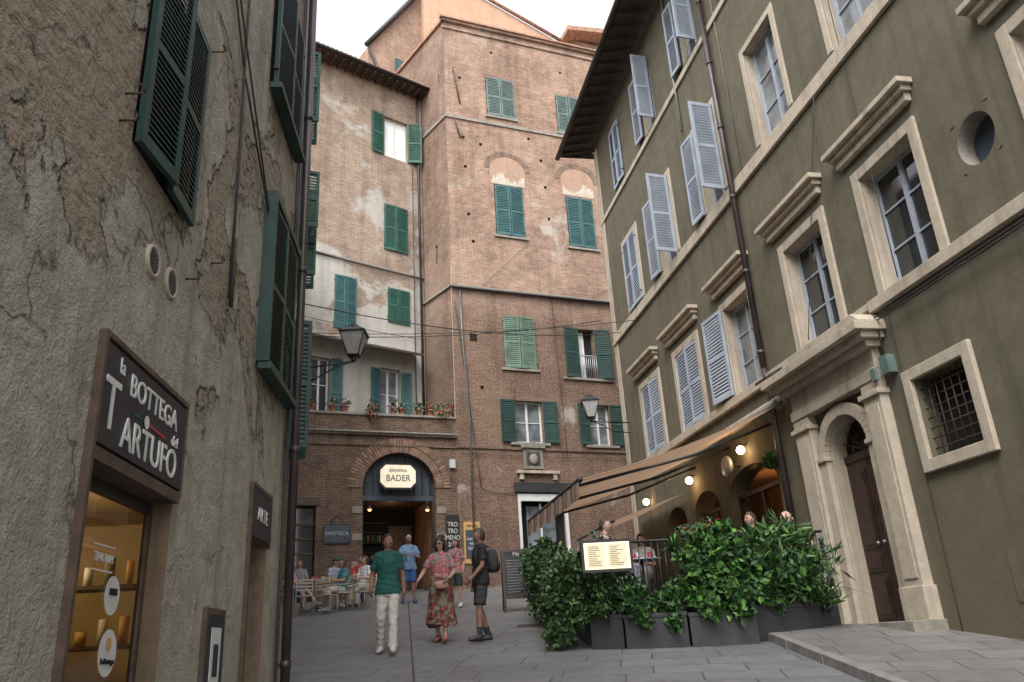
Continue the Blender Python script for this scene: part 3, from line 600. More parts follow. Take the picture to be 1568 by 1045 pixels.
for x,z in ((1.59,4.98),(4.66,4.93),(7.44,4.98)):
    mb.ball((x,-.16,z),.085,'bulb'); mb.tube([(x,0,z+.12),(x,-.16,z+.12),(x,-.16,z+.05)],.015,'black',6)
T=T_(7.0,-.3,4.75,0,math.pi/2); mb.lathe((0,0,0),[(0,.03),(.2,.03),(.22,0),(.2,-.05),(0,-.05)],'greyM',20,T); mb.tube([(7.0,0,4.75),(7.0,-.26,4.75)],.02,'black',6)
mb.build('wall_lamps',C)
for x,z in ((4.66,4.8),(7.44,4.85)): plight((x,-.30,z),9,(1,.62,.3),.06,C,'wall_lamp_light')
# ------------------------------------------------------------------ AWNING
AW=empty('awning',C.location,C.rotation_euler[2])
ax0,ax1=cs(3.9),cs(7.85)+.15; PR=3.85; zi,zo=5.42,4.12
mb=MB(); n=16
V=[];Fc=[]
for i in range(n+1):
    for j in range(9):
        t=j/8; x=ax0+(ax1-ax0)*i/n; V.append((x,-.12-PR*t,zi+(zo-zi)*t-.10*math.sin(math.pi*t)-.015*math.sin(i*1.9)*t))
for i in range(n):
    for j in range(8): a=i*9+j; Fc.append((a,a+1,a+10,a+9))
mb.add(V,Fc,'awnS',True)
V=[];Fc=[]
for i in range(65):
    x=ax0+(ax1-ax0)*i/64; y=-.13-PR; V+= [(x,y,zo+.05),(x,y-.02+.02*math.sin(i*.7),zo-.28-.05*abs(math.sin(i*math.pi/8)))]
for i in range(64): Fc.append((i*2,i*2+1,i*2+3,i*2+2))
mb.add(V,Fc,'awnV',True)
mb.tube([(ax0,-.1-PR,zo+.01),(ax1,-.1-PR,zo+.01)],.045,'black',8); mb.tube([(ax0,-.12,zi+.06),(ax1,-.12,zi+.06)],.09,'stoneD',10)
for x in (ax0+.4,(ax0+ax1)/2,ax1-.4):
    mb.tube([(x,-.1,zi-.25),(x+.5,-PR*.5,(zi+zo)/2-.28),(x,-PR-.05,zo-.02)],.028,'black',6)
mb.build('awning_cloth_and_arms',AW)
AW2=empty('awning',C.location,C.rotation_euler[2]) 
mb=MB(); a0,a1=cs(.6),cs(3.5)
mb.add([(a0,-.1,4.75),(a1,-.1,4.75),(a1,-1.9,4.15),(a0,-1.9,4.15)],[(0,1,2,3)],'awnS'); mb.add([(a0,-1.9,4.15),(a1,-1.9,4.15),(a1,-1.9,3.9),(a0,-1.9,3.9)],[(0,1,2,3)],'awnV'); mb.tube([(a0,-1.88,4.15),(a1,-1.88,4.15)],.035,'black',6)
mb.build('awning_cloth',AW2)
# ------------------------------------------------------------------ TALL BRICK HOUSE (B)
B=facade('brick_house',(-2.17,27.36),(.927,.375))
HB=[(1.82,3.12,22.6,24.6,.3),(5.1,6.25,22.4,24.4,.3),(1.95,3.2,16.9,19.25,.3),(5.15,6.4,16.8,19.2,.3),(2.0,3.28,11.3,13.4,.3),(5.12,5.85,11.1,13.15,.35),(2.25,3.4,8.46,10.05,.3),(5.3,6.2,8.46,10.05,.3),
    (2.2,4.1,2,6.85,.5),(.66,.95,12.25,12.57,.1)]
for x,z in ((.65,21.2),(1.4,21.0),(.7,19.8),(.75,17.6),(4.1,20.7),(4.2,19.4),(4.25,17.9),(6.9,20.3),(1.0,10.4),(.9,16.4),(3.6,21.7),(.6,24.2),(2.1,25.9),(5.4,25.6)): HB.append((x,x+.13,z,z+.13,.2))
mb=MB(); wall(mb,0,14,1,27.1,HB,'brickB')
mb.add([(0,0,27.1),(14,0,27.1),(14,8,27.1),(0,8,27.1)],[(0,1,2,3)],'tile')
for h in HB:
    if h[1]-h[0]<.2: mb.box(h[0],h[1],.19,.2,h[2],h[3],'dark')
mb.build('walls',B)
mb=MB()
mb.box(-.1,14,-.12,0,27.1,27.22,'brickB'); mb.box(-.18,14,-.2,.0,27.22,27.3,'tile'); mb.box(-.1,14,-.06,0,26.75,26.85,'brickB')
mb.box(-.04,14,-.06,0,22.12,22.26,'stoneD'); mb.box(-.05,14,-.10,0,14.40,14.48,'stoneD'); mb.tube([(-.1,-.14,14.36),(14,-.14,14.36)],.05,'gutter',8)
mb.box(-.02,14,-.05,0,8.18,8.26,'brickArch')
for a,b,z in ((1.8,3.15,22.5),(5.05,6.3,22.3),(1.9,3.25,16.8),(5.1,6.45,16.7),(1.9,3.35,11.2),(4.4,6.5,11.0),(2.1,3.55,8.36),(5.1,6.4,8.36)): mb.box(a-.05,b+.05,-.08,0,z,z+.09,'stoneD')
rr=random.Random(5)
for cx in (2.58,5.78):
    pts=[(cx-.78*math.cos(math.pi*k/16),20.0+.62*math.sin(math.pi*k/16)) for k in range(17)]
    mb.prism([(cx-.78,19.30)]+pts+[(cx+.78,19.30)],-.010,0,'plasterP')
    top=[(cx+.74-k*.05,19.58+rr.uniform(-.12,.16)+.18*math.sin(k*.25+cx)) for k in range(30)]
    mb.prism([(cx-.72,19.27),(cx+.72,19.27)]+top,-.016,0,'plasterW')
    for k in range(26):
        a0=math.pi*k/26;a1=math.pi*(k+.86)/26
        p=[(cx-r*math.cos(a),20.0+(r-.16)*math.sin(a)) for r,a in ((.79,a0),(.79,a1),(1.03,a1),(1.03,a0))]
        mb.prism(p,-.018,0,'brickS')
mb.box(2.5,3.26,-.06,0,7.5,8.29,'stoneD'); mb.box(2.62,3.14,-.075,-.05,7.62,8.1,'iron'); mb.ball((2.88,-.10,7.84),(.17,.06,.2),'stoneD'); mb.box(2.42,3.34,-.14,0,8.25,8.34,'stoneD'); mb.prism([(2.55,8.34),(3.21,8.34),(2.88,8.52)],-.1,0,'stoneD')
mb.box(2.2,3.83,-.16,0,7.32,7.42,'stone'); mb.box(2.3,2.45,-.12,0,7.10,7.32,'stone'); mb.box(3.6,3.75,-.12,0,7.1,7.32,'stone')
mb.build('cornices_and_arches',B)
mb=MB()
closed(mb,1.84,3.10,22.62,24.58,'shT',0); closed(mb,5.12,6.23,22.42,24.38,'shT',0); closed(mb,1.97,3.18,16.92,19.2,'shB',0); closed(mb,5.17,6.38,16.82,19.15,'shB',0); closed(mb,2.0,3.28,11.3,13.4,'shG',-.02)
opened(mb,5.12,5.85,11.1,13.15,.64,'shL',al=.15,ar=.25); opened(mb,2.25,3.4,8.46,10.05,.55,'shL',al=.12,ar=.15); opened(mb,5.3,6.2,8.46,10.05,.5,'shL',al=.2,ar=.1)
mb.build('shutters',B)
mb=MB()
window(mb,2.25,3.4,8.46,10.05,.25,'white','glassW',2,2); window(mb,5.3,6.2,8.46,10.05,.25,'white','glassW',2,2)
mb.box(5.12,5.85,.32,.34,11.1,13.15,'dark'); mb.box(5.14,5.5,.26,.31,11.1,13.1,'curtain')
for k in range(9): x=5.14+k*.087; mb.tube([(x,-.04,11.12),(x,-.04,12.0)],.012,'greyM',6)
mb.box(5.1,5.87,-.06,-.02,12.0,12.04,'greyM')
mb.box(.66,.95,.03,.05,12.25,12.57,'dark')
for k in range(5): mb.box(.66,.95,-.01,.02,12.27+k*.06,12.29+k*.06,'iron')
mb.box(2.2,4.1,.45,.48,2,6.85,'dark'); mb.box(2.2,2.3,-.03,.1,2,6.6,'white'); mb.box(4.0,4.1,-.03,.1,2,6.6,'white'); mb.box(2.3,4.0,-.03,.1,6.35,6.6,'white'); mb.box(2.1,4.3,-.10,0,6.65,7.0,'board')
mb.box(2.6,3.7,.25,.3,3.5,6.2,'glassW'); mb.box(3.1,3.16,.2,.25,3.5,6.3,'white')
mb.build('windows',B)
mb=MB()
mb.tube([(.3,-.08,14.4),(.36,-.08,12),(.5,-.08,9.3),(.52,-.08,3)],.035,'pipeG',8)
cable(mb,(.1,-.05,13.8),(.85,-.05,6.8),.0,.014); cable(mb,(4.1,-.05,14.3),(4.25,-.05,8),.0,.012); cable(mb,(.85,-.05,6.8),(2.2,-.05,6.7),.15,.012); cable(mb,(.1,-.05,8.0),(6.9,-.05,8.0),.05,.01); cable(mb,(1.0,-.05,14.3),(3.3,-.05,16.7),.0,.008); cable(mb,(5,-.05,13.9),(9,-.05,16.6),.0,.008)
for p in (((.35,-.04,24.7),(.62,-.04,22.9)),((.32,-.04,22.2),(.58,-.04,21.2))): mb.tube([p[0],p[1]],.03,'iron',6)
mb.box(-.28,-.08,-.1,0,7.45,7.75,'shW'); mb.box(5.2,5.4,-.12,0,6.6,6.9,'shW')
mb.build('conduits_and_ties',B)
S=facade('tmp',(-3.4,28.97),(.607,-.795)); bpy.context.view_layer.update()
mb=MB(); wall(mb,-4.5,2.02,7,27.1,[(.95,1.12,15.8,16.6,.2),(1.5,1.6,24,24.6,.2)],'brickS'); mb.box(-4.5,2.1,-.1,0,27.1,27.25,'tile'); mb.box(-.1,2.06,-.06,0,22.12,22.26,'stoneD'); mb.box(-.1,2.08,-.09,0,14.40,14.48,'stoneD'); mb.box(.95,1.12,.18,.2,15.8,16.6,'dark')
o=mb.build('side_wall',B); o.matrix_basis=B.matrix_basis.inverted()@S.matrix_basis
bpy.data.objects.remove(S)
# ------------------------------------------------------------------ ARCADE WALL (cafe front) with terrace
AR=facade('brick_cafe_front',(-2.17,27.36),(.927,.375))
ac,hw,spr,rise=-2.02,1.25,6.75,1.2
mb=MB(); HA=[(ac-hw,ac+hw,1.0,spr+rise,.7,rise),(-5.5,-4.75,3.0,6.15,.4)]
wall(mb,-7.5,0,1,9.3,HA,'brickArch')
mb.add([(-7.5,0,9.3),(0,0,9.3),(0,.28,9.3),(-7.5,.28,9.3)],[(0,1,2,3)],'stoneD'); mb.add([(-7.5,.28,8.5),(0,.28,8.5),(0,.28,9.3),(-7.5,.28,9.3)],[(0,1,2,3)],'brickArch')
mb.add([(-7.5,.28,8.6),(0,.0,8.6),(2,6,8.6),(-7.5,6,8.6)],[(0,1,2,3)],'stoneD')
mb.build('walls',AR)
mb=MB()
mb.box(-7.5,.0,-.10,0,8.52,8.60,'brickArch'); mb.box(-7.5,.02,-.14,0,8.60,8.66,'stoneD'); mb.box(-7.5,.0,-.05,0,8.16,8.22,'brickArch'); mb.box(-7.5,0,-.06,0,9.22,9.295,'stoneD')
mm=[simple('voussoir_%d'%i,c,.9,var=.2,scale=8,bump=.4) for i,c in enumerate([(.21,.12,.08),(.145,.085,.06),(.25,.15,.10),(.185,.125,.095)])]
for ring,(r0,r1) in enumerate(((0,.26),(.275,.50))):
    n=44
    for k in range(n):
        a0=math.pi*k/n;a1=math.pi*(k+.84)/n
        p=[(ac-(hw+r)*math.cos(a),spr+(rise+r)*math.sin(a)) for r,a in ((r0,a0),(r0,a1),(r1,a1),(r1,a0))]
        mb.prism(p,-.03-.01*ring,.02,random.choice(mm))
for x0 in (ac-hw-.34,ac+hw):
    for k in range(12):
        if k%3==0: mb.box(x0+.01,x0+.33,-.025,0,3.3+k*.29,3.3+k*.29+.22,'stoneD')
mb.box(-5.62,-4.63,-.05,0,6.15,6.4,'woodL')
mb.build('arch_ring_and_ledges',AR)
mb=MB()
mb.box(ac-hw,ac+hw,.25,.32,6.35,6.55,'board'); mb.box(ac-hw,ac+hw,.24,.25,6.37,6.53,'slate')
for k in range(9): x=ac-hw+.14+k*.28; mb.box(x-.02,x+.02,.26,.31,6.55,7.9,'black')
mb.box(ac-hw,ac+hw,.36,.38,6.55,8,'slate')
for x in (ac-hw,ac+hw-.08): mb.box(x,x+.08,.25,.33,2.5,6.35,'wood')
mb.box(ac-hw-.3,ac+hw+.3,3.0,3.05,2,8,'dark'); mb.add([(ac-hw,.7,2),(ac-hw,3,2),(ac-hw,3,8),(ac-hw,.7,8)],[(0,1,2,3)],'warmwall'); mb.add([(ac+hw,.7,2),(ac+hw,3,2),(ac+hw,3,8),(ac+hw,.7,8)],[(0,1,2,3)],'warmwall')
mb.add([(ac-hw,.7,6.5),(ac+hw,.7,6.5),(ac+hw,3,6.5),(ac-hw,3,6.5)],[(0,1,2,3)],'woodL')
mb.box(ac-.9,ac+.9,2.0,2.5,3.2,4.4,'wood'); mb.box(ac+.25,ac+1.1,2.8,2.95,4.2,5.9,'brickArch'); 
for k in range(5): mb.box(ac-.9,ac+.1,2.8,2.95,4.6+k*.35,4.63+k*.35,'woodL')
for k in range(22): x=ac-.85+(k%11)*.085; z=4.63+(k//11)*.7; mb.tube([(x,2.75,z),(x,2.75,z+.25)],.03,random.choice(['pot','shA','orangeP','glassW']),6)
mb.box(-5.5,-4.75,.3,.33,3,6.15,'glass'); 
for k in range(4): mb.box(-5.48,-4.77,.25,.29,4.2+k*.45,4.26+k*.45,'woodL')
mb.build('cafe_interior_and_joinery',AR)
for x in (-.98,.98):
    mb=MB(); mb.ball((ac+x,.15,6.05),.06,'bulb2'); mb.tube([(ac+x,.15,6.1),(ac+x,.15,6.35)],.01,'black',6); mb.lathe((ac+x,.15,6.05),[(.03,.12),(.10,.0)],'iron',12); mb.build('hanging_lamp',AR)
plight((ac,1.5,6.0),7,(1,.55,.28),.1,AR,'cafe_light')
mb=MB()
def oct(cx,cz,w,h,c=.14): return [(cx-w+c,cz-h),(cx+w-c,cz-h),(cx+w,cz-h+c),(cx+w,cz+h-c),(cx+w-c,cz+h),(cx-w+c,cz+h),(cx-w,cz+h-c),(cx-w,cz-h+c)]
mb.prism(oct(ac-.08,7.12,.66,.44,.2),-.10,.0,'black'); mb.prism(oct(ac-.08,7.12,.60,.38,.18),-.115,-.10,'signlit'); mb.build('oval_sign',AR)
text('BADER',.30,AR,(ac-.08,-.12,7.05),'signB',sx=.9); text('BIRRERIA',.15,AR,(ac-.08,-.12,7.31),'signB')
mb=MB(); mb.prism(oct(-4.08,5.25,.44,.31,.08),-.06,0,'black'); mb.prism(oct(-4.08,5.25,.40,.27,.07),-.07,-.06,'slate'); mb.tube([(-4.3,-.04,5.6),(-4.08,-.04,5.85),(-3.86,-.04,5.6)],.012,'black',6); mb.build('slate_sign_board',AR)
text('ENOTECA',.16,AR,(-4.08,-.075,5.25),'greyM')
mb=MB(); mb.box(-.46,.0,-.05,0,4.5,5.85,'black'); mb.build('vertical_sign_board',AR)
text('TRO\nTRO\nMENO\n2012',.22,AR,(-.23,-.055,5.2),'signW',sx=.8)
mb=MB(); mb.box(.16,.74,-.05,0,4.25,5.62,'orangeP'); mb.box(.22,.68,-.06,-.05,4.4,5.35,'slate'); mb.build('menu_poster_board',AR)
text('cucina\nvini\nbirra',.16,AR,(.45,-.065,4.9),'signW'); text('OSTERIA',.10,AR,(.45,-.055,5.48),'signB')
mb=MB()
def foliage(mb,centers,n,size,mats,elong=1.6,up=0.25,seed=0):
    r=np.random.default_rng(seed)
    for k in range(n):
        c=centers[r.integers(len(centers))]; d=r.normal(size=3); d/=np.linalg.norm(d); rad=c[3]*(r.random()**.45)
        p=np.array(c[:3])+d*rad*np.array([1,1,c[4] if len(c)>4 else 1])
        a=r.normal(size=3); a[2]+=up; a/=np.linalg.norm(a); b=np.cross(a,r.normal(size=3)); b/=np.linalg.norm(b); nn=np.cross(a,b)
        s=size*(.6+.8*r.random()); w=s/elong*.5
        mt=mats[min(len(mats)-1,int(r.random()**1.3*len(mats)))]
        mb.add([p,p+a*s*.5+b*w+nn*w*.25,p+a*s,p+a*s*.5-b*w+nn*w*.25],[(0,1,2,3)],mt)
for i,s in enumerate((-6.3,-5.4,-5.0,-4.3,-3.9,-3.0,-2.2,-1.9,-1.3,-.9,-.5,-.2)):
    r=random.uniform(.09,.14); mb.lathe((s,.1,9.3),[(r*.7,0),(r,.2),(r*1.1,.2),(r*1.1,.23),(r*.8,.22)],'pot',12)
    foliage(mb,[(s,.1,9.62,.22,.9)],60,.10,['leaf3','leaf1',random.choice(['flR','flP','flW','leaf4','flR'])],seed=i)
    if i in (5,10): foliage(mb,[(s,-.12,9.3,.25,1.0)],120,.09,['leaf3','leaf4','flR'],seed=40+i)
mb.build('terrace_flower_pots',AR)
# ------------------------------------------------------------------ WEATHERED HOUSE (A)
A=facade('weathered_house',(-3.4,28.97),(.79,.613))
HH=[(-1.8,-.68,20.8,22.75,.3),(-1.78,-.72,16.45,18.5,.3),(-3.82,-2.95,12.72,14.85,.3),(-1.62,-.66,13.38,14.82,.3),(-5.7,-4.98,13.5,15.0,.3),(-4.6,-3.9,8.6,11.5,.3),(-1.95,-1.1,8.6,11.5,.3)]
mb=MB(); wall(mb,-9,.02,8,24.3,HH,'brickA'); mb.build('walls',A)
mb=MB(); opened(mb,-1.8,-.68,20.8,22.75,.60,'shA',al=.12,ar=.5); closed(mb,-1.78,-.72,16.45,18.5,'shA',0); closed(mb,-3.82,-2.95,12.72,14.85,'shB',0); closed(mb,-1.62,-.66,13.38,14.82,'shA',0); closed(mb,-5.7,-4.98,13.5,15,'shB',0)
leaf(mb,.42,2.5,'shB',T_(-4.62,-.02,9.0,.4)@Matrix.Translation((-.42,0,0))); leaf(mb,.42,2.5,'shB',T_(-3.88,-.02,9.0,-.3)); leaf(mb,.42,2.4,'shB',T_(-1.97,-.02,9.0,.3)@Matrix.Translation((-.42,0,0))); leaf(mb,.42,2.4,'shB',T_(-1.08,-.02,9.0,-.3))
mb.build('shutters',A)
mb=MB(); window(mb,-1.8,-.68,20.8,22.75,.2,'white','curtain',2,1); window(mb,-4.6,-3.9,8.6,11.5,.25,'white','glass',2,3); window(mb,-1.95,-1.1,8.6,11.5,.25,'white','glassW',2,3)
mb.build('windows',A)
mb=MB()
mb.add([(-9,-.7,24.45),(.1,-.7,24.45),(.1,4,26.2),(-9,4,26.2)],[(0,1,2,3)],'tile'); mb.add([(-9,-.7,24.35),(.1,-.7,24.35),(.1,0,24.3),(-9,0,24.3)],[(0,1,2,3)],'rafter')
for k in range(26): x=-8.9+k*.35; mb.box(x,x+.09,-.66,0,24.2,24.34,'rafter')
for k in range(45): x=-8.9+k*.2; mb.tube([(x,-.72,24.47),(x,3.9,26.2)],.06,'tile',6)
mb.tube([(-9,-.76,24.36),(.15,-.76,24.36)],.07,'gutter',8)
mb.box(-9,0,-.05,0,15.55,15.62,'stoneD'); cable(mb,(-8,-.08,15.75),(0,-.08,15.5),.1,.025)
mb.add([(-5.4,-.75,12.0),(-.5,-.75,12.0),(-.5,0,12.25),(-5.4,0,12.25)],[(0,1,2,3)],'greyM'); mb.box(-5.4,-.5,-.77,-.72,11.93,12.02,'iron')
mb.tube([(-.25,-.15,24.3),(-.25,-.12,23.5),(-.15,-.12,8.6)],.055,'pipe',8)
cable(mb,(-8,-.1,13.1),(0,-.1,12.9),.15,.012); mb.tube([(-.5,-.08,20.6),(-.45,-.08,9)],.02,'cable',6)
mb.build('roof_gutter_and_canopy',A)
# ------------------------------------------------------------------ HOUSES BEHIND
BK=facade('tower_house',(-3.4,28.97),(.79,.613))
mb=MB(); mb.prism([(-1.45,20),(-1.45,28.2),(2.07,33.9),(3.2,33.9),(3.2,20)],2.2,6,'brickBk'); mb.box(-.05,.5,2.1,2.18,26.6,28.1,'shB')
mb.tube([(-1.6,2.1,28.15),(2.07,2.1,34.1)],.12,'gutter',8); mb.tube([(-1.6,2.1,28.3),(-.6,2.1,26.3),(-.6,2.1,20)],.07,'gutter',6)
mb.build('brick_gable',BK)
BK2=facade('brick_house_far',(-3.4,28.97),(.79,.613))
mb=MB(); mb.prism([(-9,20),(-9,29.6),(-3.6,31.6),(-2.2,30.6),(3,32),(3,20)],7.5,14,'brickBk'); mb.tube([(-9,7.3,29.7),(-3.6,7.3,31.7)],.14,'tile',8); mb.tube([(-3.6,7.3,31.7),(-2.2,7.3,30.7)],.14,'tile',8); mb.build('gable_wall',BK2)
mb=MB(); mb.box(-3.3,-2.5,6.6,7.4,26,32.8,'brickBk'); mb.box(-3.4,-2.4,6.5,7.5,32.8,33.0,'tile'); mb.box(-3.3,-2.5,6.6,7.4,33.0,33.3,'brickBk'); mb.tube([(-2.3,7.2,26),(-2.3,7.2,32.6)],.07,'gutter',6); mb.build('chimney',BK2)
BK3=facade('salmon_house',(-2.17,27.36),(.927,.375))
mb=MB(); mb.prism([(.25,20),(.25,34.4),(3.5,33.1),(7.8,31.3),(16,31.3),(16,20)],4.0,9,'orange'); mb.tube([(.2,3.9,34.5),(3.5,3.9,33.2),(7.8,3.9,31.4)],.1,'tile',6); mb.build('walls',BK3)
BK4=facade('far_roof_house',(4.5,37),(.927,.375))
mb=MB(); mb.box(0,14,0,8,15,34.2,'brickBk'); mb.prism([(-.6,34.1),(14.6,36.5),(14.6,36.8),(-.6,34.4)],-.8,8,'tile'); mb.build('walls_and_roof',BK4)
BK5=facade('side_street_house',(2.9,33),(.9,-.1))
mb=MB(); wall(mb,0,14,2,24,[],'brickB'); mb.build('walls',BK5)
# ------------------------------------------------------------------ STREET LAMPS, WIRES
def lantern(name,wallp,lp,scale=1):
    e=empty(name,lp); wp=Vector(wallp)-Vector(lp); mb=MB(); s=scale
    mb.tube([wp+Vector((0,0,-.42*s)),Vector((0,0,-.42*s))],.02*s,'black',8)
    mb.tube([wp+Vector((0,0,-.75*s)),wp*.55+Vector((0,0,-.72*s)),wp*.25+Vector((0,0,-.50*s)),Vector((0,0,-.42*s))],.016*s,'black',8)
    mb.tube([wp*.35+Vector((0,0,-.42*s)),wp*.3+Vector((0,0,-.30*s)),wp*.2+Vector((0,0,-.30*s)),wp*.2+Vector((0,0,-.38*s))],.012*s,'black',6)
    mb.lathe((0,0,0),[(.0,-.45*s),(.05*s,-.42*s),(.07*s,-.36*s),(.03*s,-.33*s),(.11*s,-.30*s)],'black',12)
    b,t=.12*s,.27*s; z0,z1=-.29*s,.22*s
    cb=[(-b,-b),(b,-b),(b,b),(-b,b)]; ct=[(-t,-t),(t,-t),(t,t),(-t,t)]
    for i in range(4):
        mb.tube([(*cb[i],z0),(*ct[i],z1)],.015*s,'black',6); j=(i+1)%4
        mb.tube([(*cb[i],z0),(*cb[j],z0)],.015*s,'black',6); mb.tube([(*ct[i],z1),(*ct[j],z1)],.018*s,'black',6)
        k=.93; mb.add([(cb[i][0]*k,cb[i][1]*k,z0),(cb[j][0]*k,cb[j][1]*k,z0),(ct[j][0]*k,ct[j][1]*k,z1),(ct[i][0]*k,ct[i][1]*k,z1)],[(0,1,2,3)],'lampglass')
    r=t*1.08; mb.add([(-r,-r,z1+.01),(r,-r,z1+.01),(r,r,z1+.01),(-r,r,z1+.01),(-.09*s,-.09*s,z1+.17*s),(.09*s,-.09*s,z1+.17*s),(.09*s,.09*s,z1+.17*s),(-.09*s,.09*s,z1+.17*s)],[(0,3,2,1),(4,5,6,7),(0,1,5,4),(1,2,6,5),(2,3,7,6),(3,0,4,7)],'black')
    mb.lathe((0,0,z1+.17*s),[(.09*s,0),(.10*s,.03*s),(.04*s,.06*s),(.02*s,.12*s),(0,.13*s)],'black',10)
    mb.build('lantern_and_bracket',e)
lantern('street_lamp',(-4.9,15.9,7.7),(-3.32,15.6,7.72),.95)
lantern('street_lamp',(3.25,22.4,7.8),(2.12,22.0,7.8),.9)
mb=MB()
cable(mb,(-5.9,19.5,9.6),(2.9,24,11.3),.25,.012,n=20); cable(mb,(-4.2,13.6,7.9),(3.3,22.3,10.2),.35,.012,n=20); cable(mb,(-6.2,20.5,10.1),(3.6,20.9,10.0),.2,.010,n=20)
mb.build('overhead_cables')
# ------------------------------------------------------------------ TERRACE PLANTERS + HEDGE
def planter(name,x0,y0,x1,y1,w=.38,h=.42):
    d=Vector((x1-x0,y1-y0,0)); l=d.length
    e=empty(name,(x0,y0,gz(min(y0,y1))-.02),math.atan2(d.y,d.x)); mb=MB(); up=.04+abs(gz(y1)-gz(y0)); w0,w1=min(0,w),max(0,w)
    mb.box(0,l,w0,w1,0,h+up,'planter'); mb.box(-.012,l+.012,w0-.012,w1+.012,h+up-.05,h+up+.002,'planter'); mb.box(.03,l-.03,w0+.03,w1-.03,h+up,h+up+.006,'twig')
    mb.build('trough',e,bevel=.008)
for p in [(.86,11.93,1.30,11.78),(1.33,11.77,2.17,11.62),(2.20,11.60,3.10,11.55),(3.14,11.70,4.15,12.0)]: planter('planter_box',*p)
for p in ((.84,12.35,.72,13.6),(.71,13.7,.58,15.3),(.57,15.4,.45,17.1)): planter('planter_box',*p,w=-.34)
def bush(name,centers,n,size,mats,elong=1.6,up=.25,seed=0,stems=True):
    mb=MB(); foliage(mb,centers,n,size,mats,elong,up,seed)
    r=random.Random(seed)
    if stems:
        for c in centers:
            mb.tube([(c[0]+r.uniform(-.1,.1),c[1]+r.uniform(-.05,.05),gz(c[1])+.4),(c[0]+r.uniform(-.1,.1),c[1],(c[2]+gz(c[1])+.4)/2),(c[0]+r.uniform(-.1,.1),c[1]+r.uniform(-.1,.1),c[2]+.15)],[.012,.009,.005],'twig',5)
    mb.build(name)
R=random.Random(3)
def line(p,q,n,zlo,zhi,r,jx=.12):
    out=[]
    for k in range(n):
        t=R.random(); x=p[0]+(q[0]-p[0])*t+R.uniform(-jx,jx); y=p[1]+(q[1]-p[1])*t+R.uniform(-jx,jx); out.append((x,y,gz(y)+R.uniform(zlo,zhi),r*R.uniform(.5,1.35),.9))
    return out
bush('jasmine_hedge',line((.50,12.3),(.22,17.3),46,.28,1.36,.24,.15),12500,.075,['leaf1','leaf3','leaf1','leaf4'],1.5,.1,1)
bush('jasmine_hedge',line((.62,11.95),(1.25,11.85),13,.62,1.15,.20,.12)+[(.45,11.95,1.78,.22),(.60,11.9,2.05,.25),(.50,12.0,2.45,.28),(.7,11.9,1.95,.2),(1.0,11.8,2.05,.15),(.38,12.1,1.7,.2)],6000,.07,['leaf1','leaf3','leaf4'],1.5,.1,2)
bush('ivy_plant',line((1.4,11.78),(2.15,11.75),10,.52,.82,.17,.08)+[(1.6,11.62,1.85,.1),(2.0,11.6,1.8,.1)],2600,.08,['leaf3','leaf1','leaf2'],1.3,-.1,3)
bush('leafy_green_shrub',line((2.35,11.7),(3.05,11.75),20,.55,1.26,.24,.15)+[(2.5,11.65,2.85,.2),(2.85,11.7,2.92,.2),(2.5,11.5,1.95,.16),(2.9,11.5,1.9,.15)],5400,.115,['leaf2','leaf3','leaf2','leaf1'],1.7,-.25,4)
bush('oleander_shrub',line((3.35,11.9),(4.15,12.1),15,.55,1.42,.25,.15)+[(3.7,12,2.9,.25),(4.3,12.0,2.5,.25),(4.25,12.0,2.0,.25)],2100,.21,['leaf3','leaf1','leaf2','leaf4'],6,.6,5)
bush('broad_leaf_shrub',line((3.2,11.8),(3.9,11.9),9,.50,1.0,.2,.10),1300,.13,['leaf1','leaf2','leaf3'],1.6,-.1,9)
def spiky(name,c,n,l,mats,seed=0):
    r=random.Random(seed); mb=MB()
    for k in range(n):
        a=r.uniform(0,6.28); el=r.uniform(.25,1.4); L_=l*r.uniform(.7,1.1); d=Vector((math.cos(a)*math.cos(el),math.sin(a)*math.cos(el),math.sin(el))); s=Vector((-math.sin(a),math.cos(a),0))*.013
        c0=Vector(c); p1=c0+d*L_*.55; p2=c0+d*L_-Vector((0,0,L_*.28))
        mb.add([c0-s,c0+s,p1+s,p1-s,p2],[(0,1,2,3),(3,2,4)],r.choice(mats))
    mb.build(name)
spiky('spider_plant',(2.16,11.85,2.72),90,.44,['leaf4','leaf3','leaf2'],1)
spiky('hanging_fern',(4.60,14.55,4.35),120,.5,['leaf3','leaf2','leaf1'],2)
spiky('slender_leaf_plant',(4.15,11.95,1.95),70,.85,['leaf3','leaf1','leaf4'],6)
mb=MB()
foliage(mb,[(1.05,12.2,3.02,.18,.5),(1.2,12.3,3.0,.15,.5)],200,.06,['leaf3','flP','flW','leaf3'],seed=21)
foliage(mb,[(2.75,12.1,3.10,.28,.5),(2.45,12.1,3.02,.2,.6)],260,.07,['leaf3','leaf1','leaf3','flR'],seed=22)
mb.build('potted_flowers')
DECK=2.10
mb=MB()
for x in np.arange(1.0,4.5,.10): y=12.28+.03*(x-1); mb.tube([(x,y,DECK-.3),(x,y,DECK+.86)],.011,'black',5)
mb.tube([(.95,12.28,DECK+.86),(4.5,12.39,DECK+.86)],.022,'black',6); mb.tube([(.95,12.28,DECK+.05),(4.5,12.39,DECK+.05)],.018,'black',6)
for y in np.arange(12.4,17.2,.13): x=.97-.07*(y-12.3); mb.tube([(x,y,DECK-.1),(x,y,DECK+.86)],.010,'black',5)
mb.tube([(.97,12.3,DECK+.86),(.62,17.3,DECK+.86)],.022,'black',6)
mb.build('terrace_railing')
mb=MB()
q=[(.98,12.3),(4.55,12.42),(4.25,17.4),(.66,17.4)]
mb.add([(p[0],p[1],DECK) for p in q]+[(p[0],p[1],1.3) for p in q],[(0,1,2,3),(0,4,5,1),(0,3,7,4),(1,5,6,2)],'planter'); mb.build('terrace_deck')
